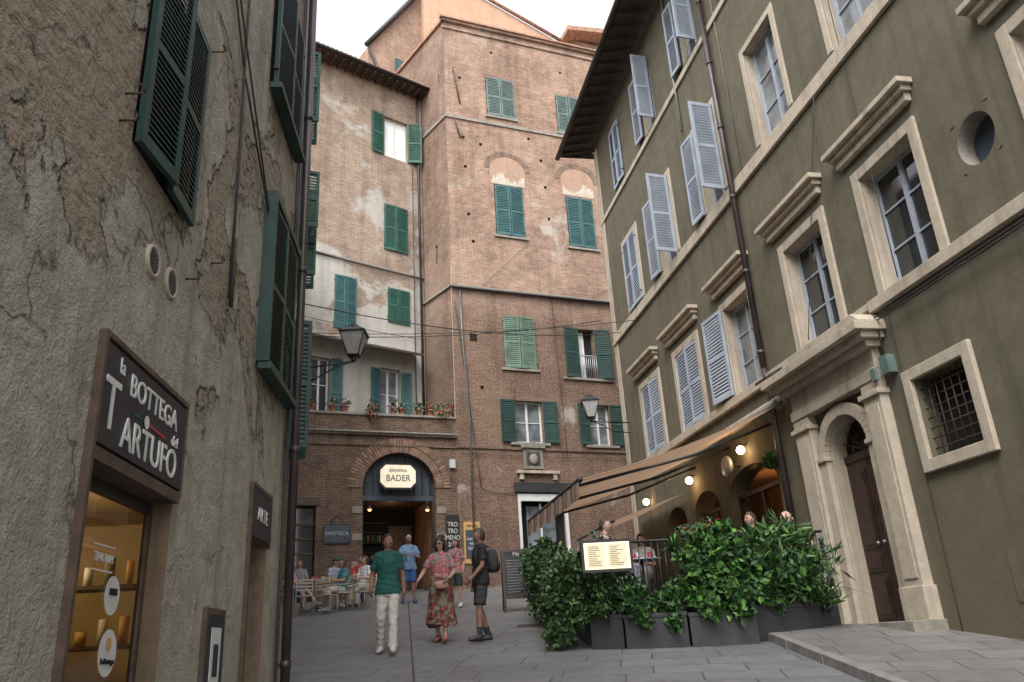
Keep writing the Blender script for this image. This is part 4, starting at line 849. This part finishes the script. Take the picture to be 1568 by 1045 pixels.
e=empty('menu_display_case',(1.14,11.50,gz(11.45)),.08)
mb=MB(); mb.box(-.36,.36,-.05,.04,1.05,1.49,'black'); mb.box(-.32,.32,-.058,-.05,1.09,1.45,'menulit'); mb.tube([(0,.26,.4),(0,.26,1.2),(0,.03,1.25)],.015,'black',8)
for i in range(2):
    mb.box(-.29+i*.30,-.02+i*.30,-.062,-.058,1.11,1.43,'menupage')
    for k in range(11): mb.box(-.26+i*.30,-.26+i*.30+random.uniform(.1,.2),-.064,-.062,1.14+k*.025,1.147+k*.025,'woodL')
mb.build('case_and_post',e)
e=empty('menu_blackboard',(-.15,18.3,gz(18.3)),.12)
mb=MB(); T=T_(0,0,0,0,-.12)
mb.box(-.36,-.31,-.02,.02,0,1.35,'wood',T); mb.box(.31,.36,-.02,.02,0,1.35,'wood',T); mb.box(-.31,.31,-.02,.02,.28,.34,'wood',T); mb.box(-.31,.31,-.02,.02,1.29,1.35,'wood',T); mb.box(-.31,.31,-.01,.01,.34,1.29,'board',T)
for k in range(12): mb.box(-.26,-.26+random.uniform(.2,.45),-.014,-.01,.42+k*.062,.426+k*.062,'greyM',T)
T2=T_(0,.42,0,0,.12); mb.box(-.36,-.31,-.02,.02,0,1.35,'wood',T2); mb.box(.31,.36,-.02,.02,0,1.35,'wood',T2)
mb.build('board',e); text('Menu',.13,e,(0,-.19,1.2),'signW')
# ------------------------------------------------------------------ PEOPLE
def person(name,x,y,yaw,Ht=1.75,sit=False,ov=None,top='cBlack',bot='cCream',skin='skin',shoe='shoeW',hair='hair',legs='long',hairk='short',headyaw=0,headtilt=0,zoff=0,bagk=None,vox=.013,stout=1.0,sock=None,glasses=False,cap=None):
    J=dict(pel=(0,0,.93),mid=(0,.0,1.12),chest=(0,0,1.30),neck=(0,.01,1.49),head=(0,-.015,1.625),
      shL=(.165,0,1.41),elL=(.225,.03,1.13),wrL=(.235,-.06,.90),shR=(-.165,0,1.41),elR=(-.225,.03,1.13),wrR=(-.235,-.06,.90),
      hipL=(.088,0,.90),knL=(.10,-.01,.50),anL=(.11,.03,.09),hipR=(-.088,0,.90),knR=(-.10,-.01,.50),anR=(-.11,.03,.09))
    if sit: J=dict(pel=(0,0,.52),mid=(0,.03,.70),chest=(0,.03,.88),neck=(0,.02,1.07),head=(0,-.01,1.205),
      shL=(.165,.02,.99),elL=(.22,-.05,.74),wrL=(.15,-.28,.74),shR=(-.165,.02,.99),elR=(-.22,-.05,.74),wrR=(-.15,-.28,.74),
      hipL=(.09,0,.52),knL=(.12,-.43,.52),anL=(.12,-.40,.09),hipR=(-.09,0,.52),knR=(-.12,-.43,.52),anR=(-.12,-.40,.09))
    if ov: J.update(ov)
    J={k:Vector(v) for k,v in J.items()}; g=stout
    sb=MB(); X=(1,0,0)
    base=J['pel']+Vector((0,0,-.02)) if sit else J['pel']+Vector((0,0,-.08))
    up=(J['neck']-J['chest'])
    sb.tube([base,J['pel']+Vector((0,0,.04)),J['mid'],J['chest'],J['chest']+up*.42,J['chest']+up*.68,J['chest']+up*.86,J['neck']],[(.178 if sit else .200)*g,(.168 if sit else .186)*g,.155*g,.170*g,.168*g,.145,.095,.060],top,18,ry=[(.13 if sit else .140)*g,.130*g,.116*g*g,.122*g,.108,.092,.072,.058],side=X)
    sb.tube([base+Vector((0,0,-.03)),J['pel']],[.15*g,.155*g],bot if legs!='dress' else top,14,ry=[.105*g,.11*g],side=X)
    sb.tube([J['neck']-Vector((0,0,.03)),J['head']-Vector((0,-.02,.04))],[.056,.052],skin,10)
    for s in 'LR':
        sh_,el,wr=J['sh'+s],J['el'+s],J['wr'+s]; e_=1 if s=='L' else -1
        sb.tube([J['chest']+up*.72+Vector((e_*.05,0,.0)),sh_+Vector((0,0,.01))],[.07,.058],top,10)
        sb.ball(sh_,(.060,.062,.058),top,seg=12,rings=8)
        m=sh_.lerp(el,.72); sb.tube([sh_,sh_.lerp(el,.4),m],[.060*g,.060*g,.063*g],top,12); sb.tube([sh_.lerp(el,.5),el],[.044,.038],skin,10); sb.ball(el,.038,skin,seg=8,rings=6)
        sb.tube([el,el.lerp(wr,.35),wr],[.037,.039,.026],skin,10)
        hp,kn,an=J['hip'+s],J['kn'+s],J['an'+s]
        if legs=='long':
            sb.tube([hp,hp.lerp(kn,.5),kn],[.094*g,.087*g,.072],bot,12); sb.ball(kn,.071,bot,seg=10,rings=6); sb.tube([kn,kn.lerp(an,.5),an+(kn-an)*-.03],[.070,.068,.070],bot,12)
        elif legs=='shorts':
            m=hp.lerp(kn,.88); sb.tube([hp,hp.lerp(kn,.5),m],[.094*g,.095*g,.098*g],bot,12); sb.tube([hp.lerp(kn,.5),kn],[.068,.052],skin,12); sb.ball(kn,.053,skin,seg=10,rings=6); sb.tube([kn,kn.lerp(an,.3),an],[.05,.057,.034],skin,12)
            if sock: sb.tube([an.lerp(kn,.3),an],[.053,.042],sock,10)
        else:
            sb.tube([hp,kn],[.08,.055],skin,10); sb.tube([kn,kn.lerp(an,.3),an],[.05,.05,.033],skin,12)
        f=Vector((.12 if s=='L' else -.12,-1,0)).normalized()
        sb.tube([an+f*-.065-Vector((0,0,.035)),an+f*.03-Vector((0,0,.035)),an+f*.12-Vector((0,0,.050)),an+f*.19-Vector((0,0,.057))],[.038,.045,.048,.034],shoe,12,ry=[.05,.053,.038,.026],side=(1,.12,0))
        sb.tube([an-Vector((0,0,.03)),an+Vector((0,0,.03))],[.043,.042],shoe,10)
    if legs=='dress':
        b=J['pel']; V=[];n_=36; rows=[(.14,.16,.125,0),(.0,.205,.15,0),(-.1,.215,.158,.01),(-.25,.22,.165,.02),(-.45,.24,.18,.03),(-.66,.27,.21,.04)]
        for z_,rx_,ry_,am in rows:
            for j in range(n_):
                th=2*math.pi*j/n_; k_=1+am*2*math.sin(th*8+z_*2); V.append((b.x+rx_*k_*math.cos(th),b.y+ry_*k_*math.sin(th),b.z+z_+(.03*math.sin(th*2) if z_<-.6 else 0)))
        Fc=[(i*n_+j,(i+1)*n_+j,(i+1)*n_+(j+1)%n_,i*n_+(j+1)%n_) for i in range(len(rows)-1) for j in range(n_)]+[list(range(n_)),[(len(rows)-1)*n_+j for j in range(n_-1,-1,-1)]]
        sb.add(V,Fc,bot,True)
    src=sb.build('tmp_body'); dg=bpy.context.evaluated_depsgraph_get()
    mod=src.modifiers.new('r','REMESH'); mod.mode='VOXEL'; mod.voxel_size=vox; mod.use_smooth_shade=True
    sm=src.modifiers.new('s','SMOOTH'); sm.factor=.5; sm.iterations=3
    dg.update(); ev=src.evaluated_get(dg); me=bpy.data.meshes.new_from_object(ev)
    src.modifiers.clear()
    bv=bvhtree.BVHTree.FromPolygons([Vector(v) for v in sb.v],sb.f)
    out=MB(); out.mats=list(sb.mats); vm={}
    for p in me.polygons:
        r=bv.find_nearest(p.center); mi=sb.mi[r[2]] if r[2] is not None else 0
        out.f.append(list(p.vertices)); out.mi.append(mi); out.sm.append(True)
        for v in p.vertices: vm[v]=mi
    for v in me.vertices:
        c=v.co.copy(); mname=sb.mats[vm.get(v.index,0)]
        if mname in (top,bot):
            w=math.sin(c.z*33+c.x*37+math.sin(c.y*22+c.z*9)*2.2)*math.sin(c.x*21-c.z*26+c.y*29); c+=v.normal*(.0055*w)
        out.v.append(c[:])
    bpy.data.objects.remove(src); bpy.data.meshes.remove(me)
    for s in 'LR':
        el,wr=J['el'+s],J['wr'+s]; d=(wr-el).normalized(); inn=Vector((-1 if s=='L' else 1,0,0)); sd=Vector((0,-1,0)); sd=(sd-d*sd.dot(d)); 
        if sd.length<.3: sd=Vector((0,0,1)); sd=sd-d*sd.dot(d)
        sd.normalize(); nn=d.cross(sd); 
        if nn.dot(inn)<0: nn=-nn
        out.tube([wr-d*.02,wr+d*.03,wr+d*.088],[.026,.036,.038],skin,10,ry=[.022,.018,.015],side=sd)
        for i,(o_,ln) in enumerate(((-.028,.056),(-.010,.070),(.010,.076),(.028,.068))):
            b0=wr+d*.08+sd*o_; b1=b0+d*ln*.5+nn*.010; b2=b1+d*ln*.4+nn*.028; out.tube([b0,b1,b2],[.0098,.009,.007],skin,6)
        b0=wr+d*.025+sd*.03; b1=b0+sd*.028+d*.025; b2=b1+d*.03+nn*.012; out.tube([b0,b1,b2],[.012,.011,.008],skin,6)
    HT=T_(*J['head'],headyaw,headtilt)
    def hf(p):
        q=p.copy(); w=1-.26*max(0,-p.z)**1.4; q.x*=w; q.y*=(1-.10*max(0,-p.z))
        if p.y<0:
            q.y*=.93
            q.y+= .05*math.exp(-((p.z-.15)/.12)**2)*(1 if abs(p.x)>.2 and abs(p.x)<.65 else 0)
            q.y-= .06*math.exp(-((p.z+.72)/.15)**2)*math.exp(-(p.x/.3)**2)
        return q
    out.ball((0,0,0),(.075,.095,.118),skin,HT,28,20,hf)
    out.tube([(0,-.080,.030),(0,-.093,.0),(0,-.101,-.018),(0,-.086,-.030)],[.006,.009,.012,.010],skin,8,T=HT)
    for e_ in (-1,1):
        out.ball((.029*e_,-.077,.014),(.012,.008,.006),'eyeW',HT,8,6); out.ball((.029*e_,-.083,.014),(.006,.004,.006),'eye',HT,8,6); out.tube([(.014*e_,-.086,.032),(.030*e_,-.085,.037),(.044*e_,-.077,.033)],[.003,.004,.003],hair,5,T=HT)
        out.ball((.075*e_,.008,-.005),(.011,.020,.030),skin,HT,8,6)
    out.ball((0,-.084,-.052),(.021,.008,.006),'lip',HT,10,6)
    if glasses:
        for e_ in (-1,1): out.ball((.031*e_,-.088,.014),(.025,.008,.019),'black',HT,10,6); out.tube([(.055*e_,-.080,.02),(.078*e_,0,.015)],.004,'black',5,T=HT)
        out.tube([(-.01,-.094,.02),(.01,-.094,.02)],.004,'black',5,T=HT)
    if hairk!='bald':
        nseg,nr=30,22; V=[];Fc=[];R3=(.083,.104,.127)
        def keep(p):
            hl=.60-.35*max(0,abs(p.x)-.45); front=p.y<-.25
            if hairk=='bob': return (p.z>hl-.12 or abs(p.x)>.86) if front else p.z>-.75
            if hairk=='long': return (p.z>hl-.1) if front else p.z>-1.1
            return (p.z>hl) if front else (p.z>.05 or (p.y>.25 and p.z>-.55))
        for i in range(nr+1):
            ph=math.pi*i/nr
            for j in range(nseg):
                th=2*math.pi*j/nseg; p=Vector((math.sin(ph)*math.cos(th),math.sin(ph)*math.sin(th),math.cos(ph))); k=1+.03*math.sin(j*2.3+i*1.7)+.03*random.random()+(.10 if hairk=='bob' else 0)
                lo=max(0,-p.z) if hairk in('bob','long') else 0
                zz=p.z*R3[2]*k
                if hairk=='long': zz-=.10*lo
                V.append((p.x*R3[0]*k*(1+.35*lo),(p.y*R3[1]+.008)*k*(1+.1*lo),zz))
        for i in range(nr):
            for j in range(nseg):
                ph=math.pi*(i+.5)/nr; th=2*math.pi*(j+.5)/nseg; p=Vector((math.sin(ph)*math.cos(th),math.sin(ph)*math.sin(th),math.cos(ph)))
                if keep(p): Fc.append((i*nseg+j,(i+1)*nseg+j,(i+1)*nseg+(j+1)%nseg,i*nseg+(j+1)%nseg))
        out.add(V,Fc,hair,True,HT)
    if cap:
        out.ball((0,.0,.045),(.088,.108,.085),cap,HT,16,10,lambda p:Vector((p.x,p.y,max(p.z,-.15)))); out.tube([(0,-.06,.05),(0,-.17,.038)],[.07,.05],cap,12,ry=[.012,.008],side=X,T=HT)
    if bagk=='backpack':
        out.ball((0,.20,1.22),(.15,.10,.22),'cBlack2',None,14,10,lambda p:Vector((max(-.85,min(.85,p.x)),p.y,max(-.85,min(.85,p.z)))))
        out.ball((0,.28,1.14),(.11,.05,.10),'cBlack',None,12,8)
        for e_ in (-1,1): out.tube([(e_*.10,.13,1.42),(e_*.10,.03,1.478),(e_*.11,-.085,1.40),(e_*.12,-.105,1.24),(e_*.155,.0,1.08)],.015,'cBlack2',8)
    if bagk=='handbag':
        c=Vector((.06,-.22,.93)); out.ball(c,(.135,.05,.085),'bag',None,16,10,lambda p:Vector((max(-.85,min(.85,p.x)),p.y,max(-.8,min(.75,p.z)))))
        out.box(c.x-.1,c.x+.1,c.y-.052,c.y-.04,c.z-.0,c.z+.06,'bag'); out.tube([(c.x+.11,c.y,c.z+.05),(.16,-.13,1.2),(.11,-.08,1.44),(.09,.02,1.475),(.02,.11,1.40),(-.12,.13,1.2),(c.x-.14,c.y+.06,c.z+.08)],.007,'bag',6)
    if bagk=='strap': out.tube([(.11,.0,1.478),(.10,-.085,1.42),(.02,-.128,1.28),(-.09,-.118,1.14),(-.165,-.03,1.05)],.010,'black',6); out.ball((-.19,-.04,1.0),(.04,.07,.06),'black',None,10,6)
    k=Ht/1.75; z=gz(y)+zoff; ob=out.build(name); ob.location=(x,y,z); ob.rotation_euler[2]=yaw; ob.scale=(k,k,k); return ob
person('man_in_green_polo',-2.13,12.75,.05,1.76,ov=dict(knL=(.09,-.10,.50),anL=(.09,-.16,.10),knR=(-.10,-.03,.50),anR=(-.12,.14,.10),wrL=(.24,.02,.89),elR=(-.25,.05,1.14),wrR=(-.24,-.12,.92)),
  top='cGreen',bot='cCream',skin='skinD',shoe='shoeW',hair='hair',headyaw=.7,vox=.011)
person('woman_in_red_dress',-1.42,13.75,-.1,1.66,ov=dict(elR=(-.29,-.02,1.18),wrR=(-.36,-.18,1.02),elL=(.25,.0,1.15),wrL=(.18,-.20,1.02),knL=(.09,-.08,.5),anL=(.09,-.12,.10),anR=(-.08,.12,.10)),
  top='blouse',bot='dress',legs='dress',skin='skin',shoe='cRust',hair='hair',hairk='bob',glasses=True,headyaw=-.15,bagk='handbag',vox=.011)
person('man_with_backpack',-.74,13.55,-1.25,1.78,ov=dict(elL=(.22,-.03,1.13),wrL=(.20,-.20,.95),elR=(-.22,.05,1.14),wrR=(-.21,-.05,.89),anL=(.11,-.08,.09),knL=(.10,-.07,.5),anR=(-.11,.12,.09)),
  top='cBlack',bot='cBlack2',legs='shorts',skin='skinD',shoe='shoeB',sock='cBlack2',hair='hairB',bagk='backpack',headyaw=-.1,stout=1.04,vox=.011)
person('man_in_blue_shirt',-3.2,22.6,.25,1.82,ov=dict(elR=(-.27,-.02,1.16),wrR=(-.10,-.24,1.22),elL=(.27,-.02,1.16),wrL=(.10,-.24,1.20),anR=(-.16,.05,.09),anL=(.15,0,.09)),
  top='cBlue',bot='cDenim',legs='shorts',skin='skinD',shoe='cDenim',hair='hairG',headtilt=.25,bagk='strap',stout=1.1,vox=.015)
person('man_in_cap',-2.12,20.9,.5,1.78,top='cBlack2',bot='cKhaki',legs='shorts',hair='hairB',cap='cBlack2',skin='skinP',vox=.015,ov=dict(elR=(-.26,-.04,1.16),wrR=(-.15,-.24,1.2)))
person('woman_in_print_blouse',-1.72,20.3,-.3,1.64,top='blouse',bot='cBlack2',legs='shorts',hair='hairB',hairk='long',skin='skin',vox=.015,bagk='strap')
def seat(name,x,y,yaw,**k): return person(name,x,y,yaw,sit=True,vox=.015,**k)
def chair(x,y,yaw,mat='rattan',z=None):
    e=empty('cafe_chair',(x,y,gz(y) if z is None else z),yaw); mb=MB()
    for sx in (-.2,.2):
        mb.tube([(sx,-.2,0),(sx*.95,-.19,.44)],.013,mat,6); mb.tube([(sx*1.05,.24,0),(sx,.19,.44),(sx*.95,.27,.86)],.013,mat,6)
        mb.tube([(sx,-.2,.44),(sx*1.1,-.18,.64),(sx*1.05,.21,.66)],.012,mat,6)
    mb.box(-.21,.21,-.21,.20,.43,.455,mat)
    for k in range(4): mb.box(-.19,.19,.225+k*.012,.24+k*.012,.56+k*.08,.60+k*.08,mat)
    mb.build('frame',e)
def table(x,y,z=None):
    e=empty('cafe_table',(x,y,gz(y) if z is None else z)); mb=MB(); mb.lathe((0,0,0),[(0,.745),(.35,.745),(.36,.735),(.35,.72),(0,.72)],'greyM',24); mb.tube([(0,0,.02),(0,0,.73)],.03,'black',10)
    for a in range(4): th=a*math.pi/2+.4; mb.tube([(0,0,.1),(.28*math.cos(th),.28*math.sin(th),.015)],.018,'black',6)
    for a in range(3): th=a*2.1; mb.lathe((.15*math.cos(th),.15*math.sin(th),.745),[(.03,0),(.035,.12),(.033,.12),(.028,.01)],random.choice(['orangeP','lampglass','flR']),10)
    mb.build('top_and_base',e)
for (nm_,x,y,yaw,kw) in (
 ('seated_man_in_pink',-6.15,21.6,1.35,dict(top='cPink',bot='cDenim',legs='shorts',skin='skinP',hair='hairG',shoe='cGrey',ov=dict(knL=(.12,-.42,.56),anL=(.12,-.68,.22),knR=(-.12,-.42,.52),anR=(-.12,-.45,.09)))),
 ('seated_man_in_striped_shirt',-5.15,22.3,.9,dict(top='stripeShirt',bot='cKhaki',legs='shorts',hair='hair',cap='cGreen',skin='skin',shoe='shoeW')),
 ('seated_woman_in_aqua',-4.75,21.4,-1.0,dict(top='cTeal',bot='cCream',legs='long',hair='hairB',hairk='long',skin='skin',shoe='shoeW')),
 ('seated_woman_in_white',-4.35,22.3,-.6,dict(top='cWhite',bot='cCream',legs='long',hair='hairB',hairk='bob',skin='skinP',shoe='shoeB')),
 ('seated_man_in_red',-4.75,23.7,.1,dict(top='cRed',bot='cDenim',legs='long',hair='hair',skin='skin',shoe='shoeB')),
 ('seated_man_in_grey',-6.3,22.9,.3,dict(top='cGrey',bot='cDenim',legs='long',hair='hair',skin='skin',shoe='shoeB'))):
    seat(nm_,x,y,yaw,**kw); chair(x+.0,y,yaw)
table(-5.55,21.9); table(-4.9,22.9); table(-6.6,21.3); chair(-5.0,20.8,2.9); chair(-4.2,21.4,2.2); chair(-5.6,20.9,3.4)
mb=MB(); mb.box(0,.9,0,.35,0,.28,'stoneD'); mb.build('stone_step',loc=(-6.6,20.4,gz(20.4)))
for (nm_,x,y,yaw,kw) in (('seated_bald_diner',4.36,13.5,1.3,dict(top='cWhite',bot='cGrey',hairk='bald',skin='skinP')),('seated_diner_in_rust',1.32,13.1,1.2,dict(top='cRust',bot='cGrey',hair='hairB',skin='skinP')),('seated_diner_in_black',3.75,13.4,-1.2,dict(top='cBlack',bot='cGrey',hair='hairB',skin='skin')),('seated_woman_diner',2.2,15.4,-.4,dict(top='cWhite',bot='cGrey',hair='hair',hairk='long',skin='skin'))):
    seat(nm_,x,y,yaw,zoff=DECK-gz(y)+.02,**kw); chair(x,y,yaw,'wood',DECK+.02)
table(4.05,13.95,DECK+.02); table(2.0,14.2,DECK+.02)
# ------------------------------------------------------------------ LIGHT / SKY / CAMERA
w=bpy.data.worlds.new('World'); SC.world=w; w.use_nodes=True; nt=w.node_tree
bg=nt.nodes['Background']; sky=N(nt,'ShaderNodeTexSky'); sky.sky_type='NISHITA'; sky.sun_disc=False
EL,AZ=math.radians(52),math.radians(200)
sky.sun_elevation=EL; sky.sun_rotation=AZ; sky.dust_density=4; sky.air_density=1.2; sky.ozone_density=.6
hs=N(nt,'ShaderNodeHueSaturation'); hs.inputs['Saturation'].default_value=.22; hs.inputs['Value'].default_value=3.4; nt.links.new(sky.outputs[0],hs.inputs['Color']); nt.links.new(hs.outputs[0],bg.inputs[0]); bg.inputs[1].default_value=.15
sl=bpy.data.lights.new('sun','SUN'); sl.energy=.5; sl.angle=math.radians(18); sl.color=(1,.96,.91)
so=bpy.data.objects.new('sun',sl); COL.objects.link(so)
dirv=Vector((math.sin(AZ)*math.cos(EL),math.cos(AZ)*math.cos(EL),math.sin(EL)))
so.rotation_euler=dirv.to_track_quat('Z','Y').to_euler()
cam=bpy.data.cameras.new('camera'); co=bpy.data.objects.new('camera',cam); COL.objects.link(co); SC.camera=co
cam.sensor_width=36; cam.lens=1220/1568*36; cam.clip_end=600; cam.clip_start=.05
U=Vector((-.0556,.9325,-.357)); Fv=Vector((.0212,-.3565,-.934)); Rv=Fv.cross(U)
m3=Matrix((Rv.normalized(),Fv.normalized(),U.normalized()))
co.matrix_world=Matrix.Translation((0,0,1.6))@m3.to_4x4()
SC.view_settings.view_transform='Standard'; SC.view_settings.look='None'; SC.view_settings.exposure=0
print('objects',len(bpy.data.objects),'polys',sum(len(m.polygons) for m in bpy.data.meshes))
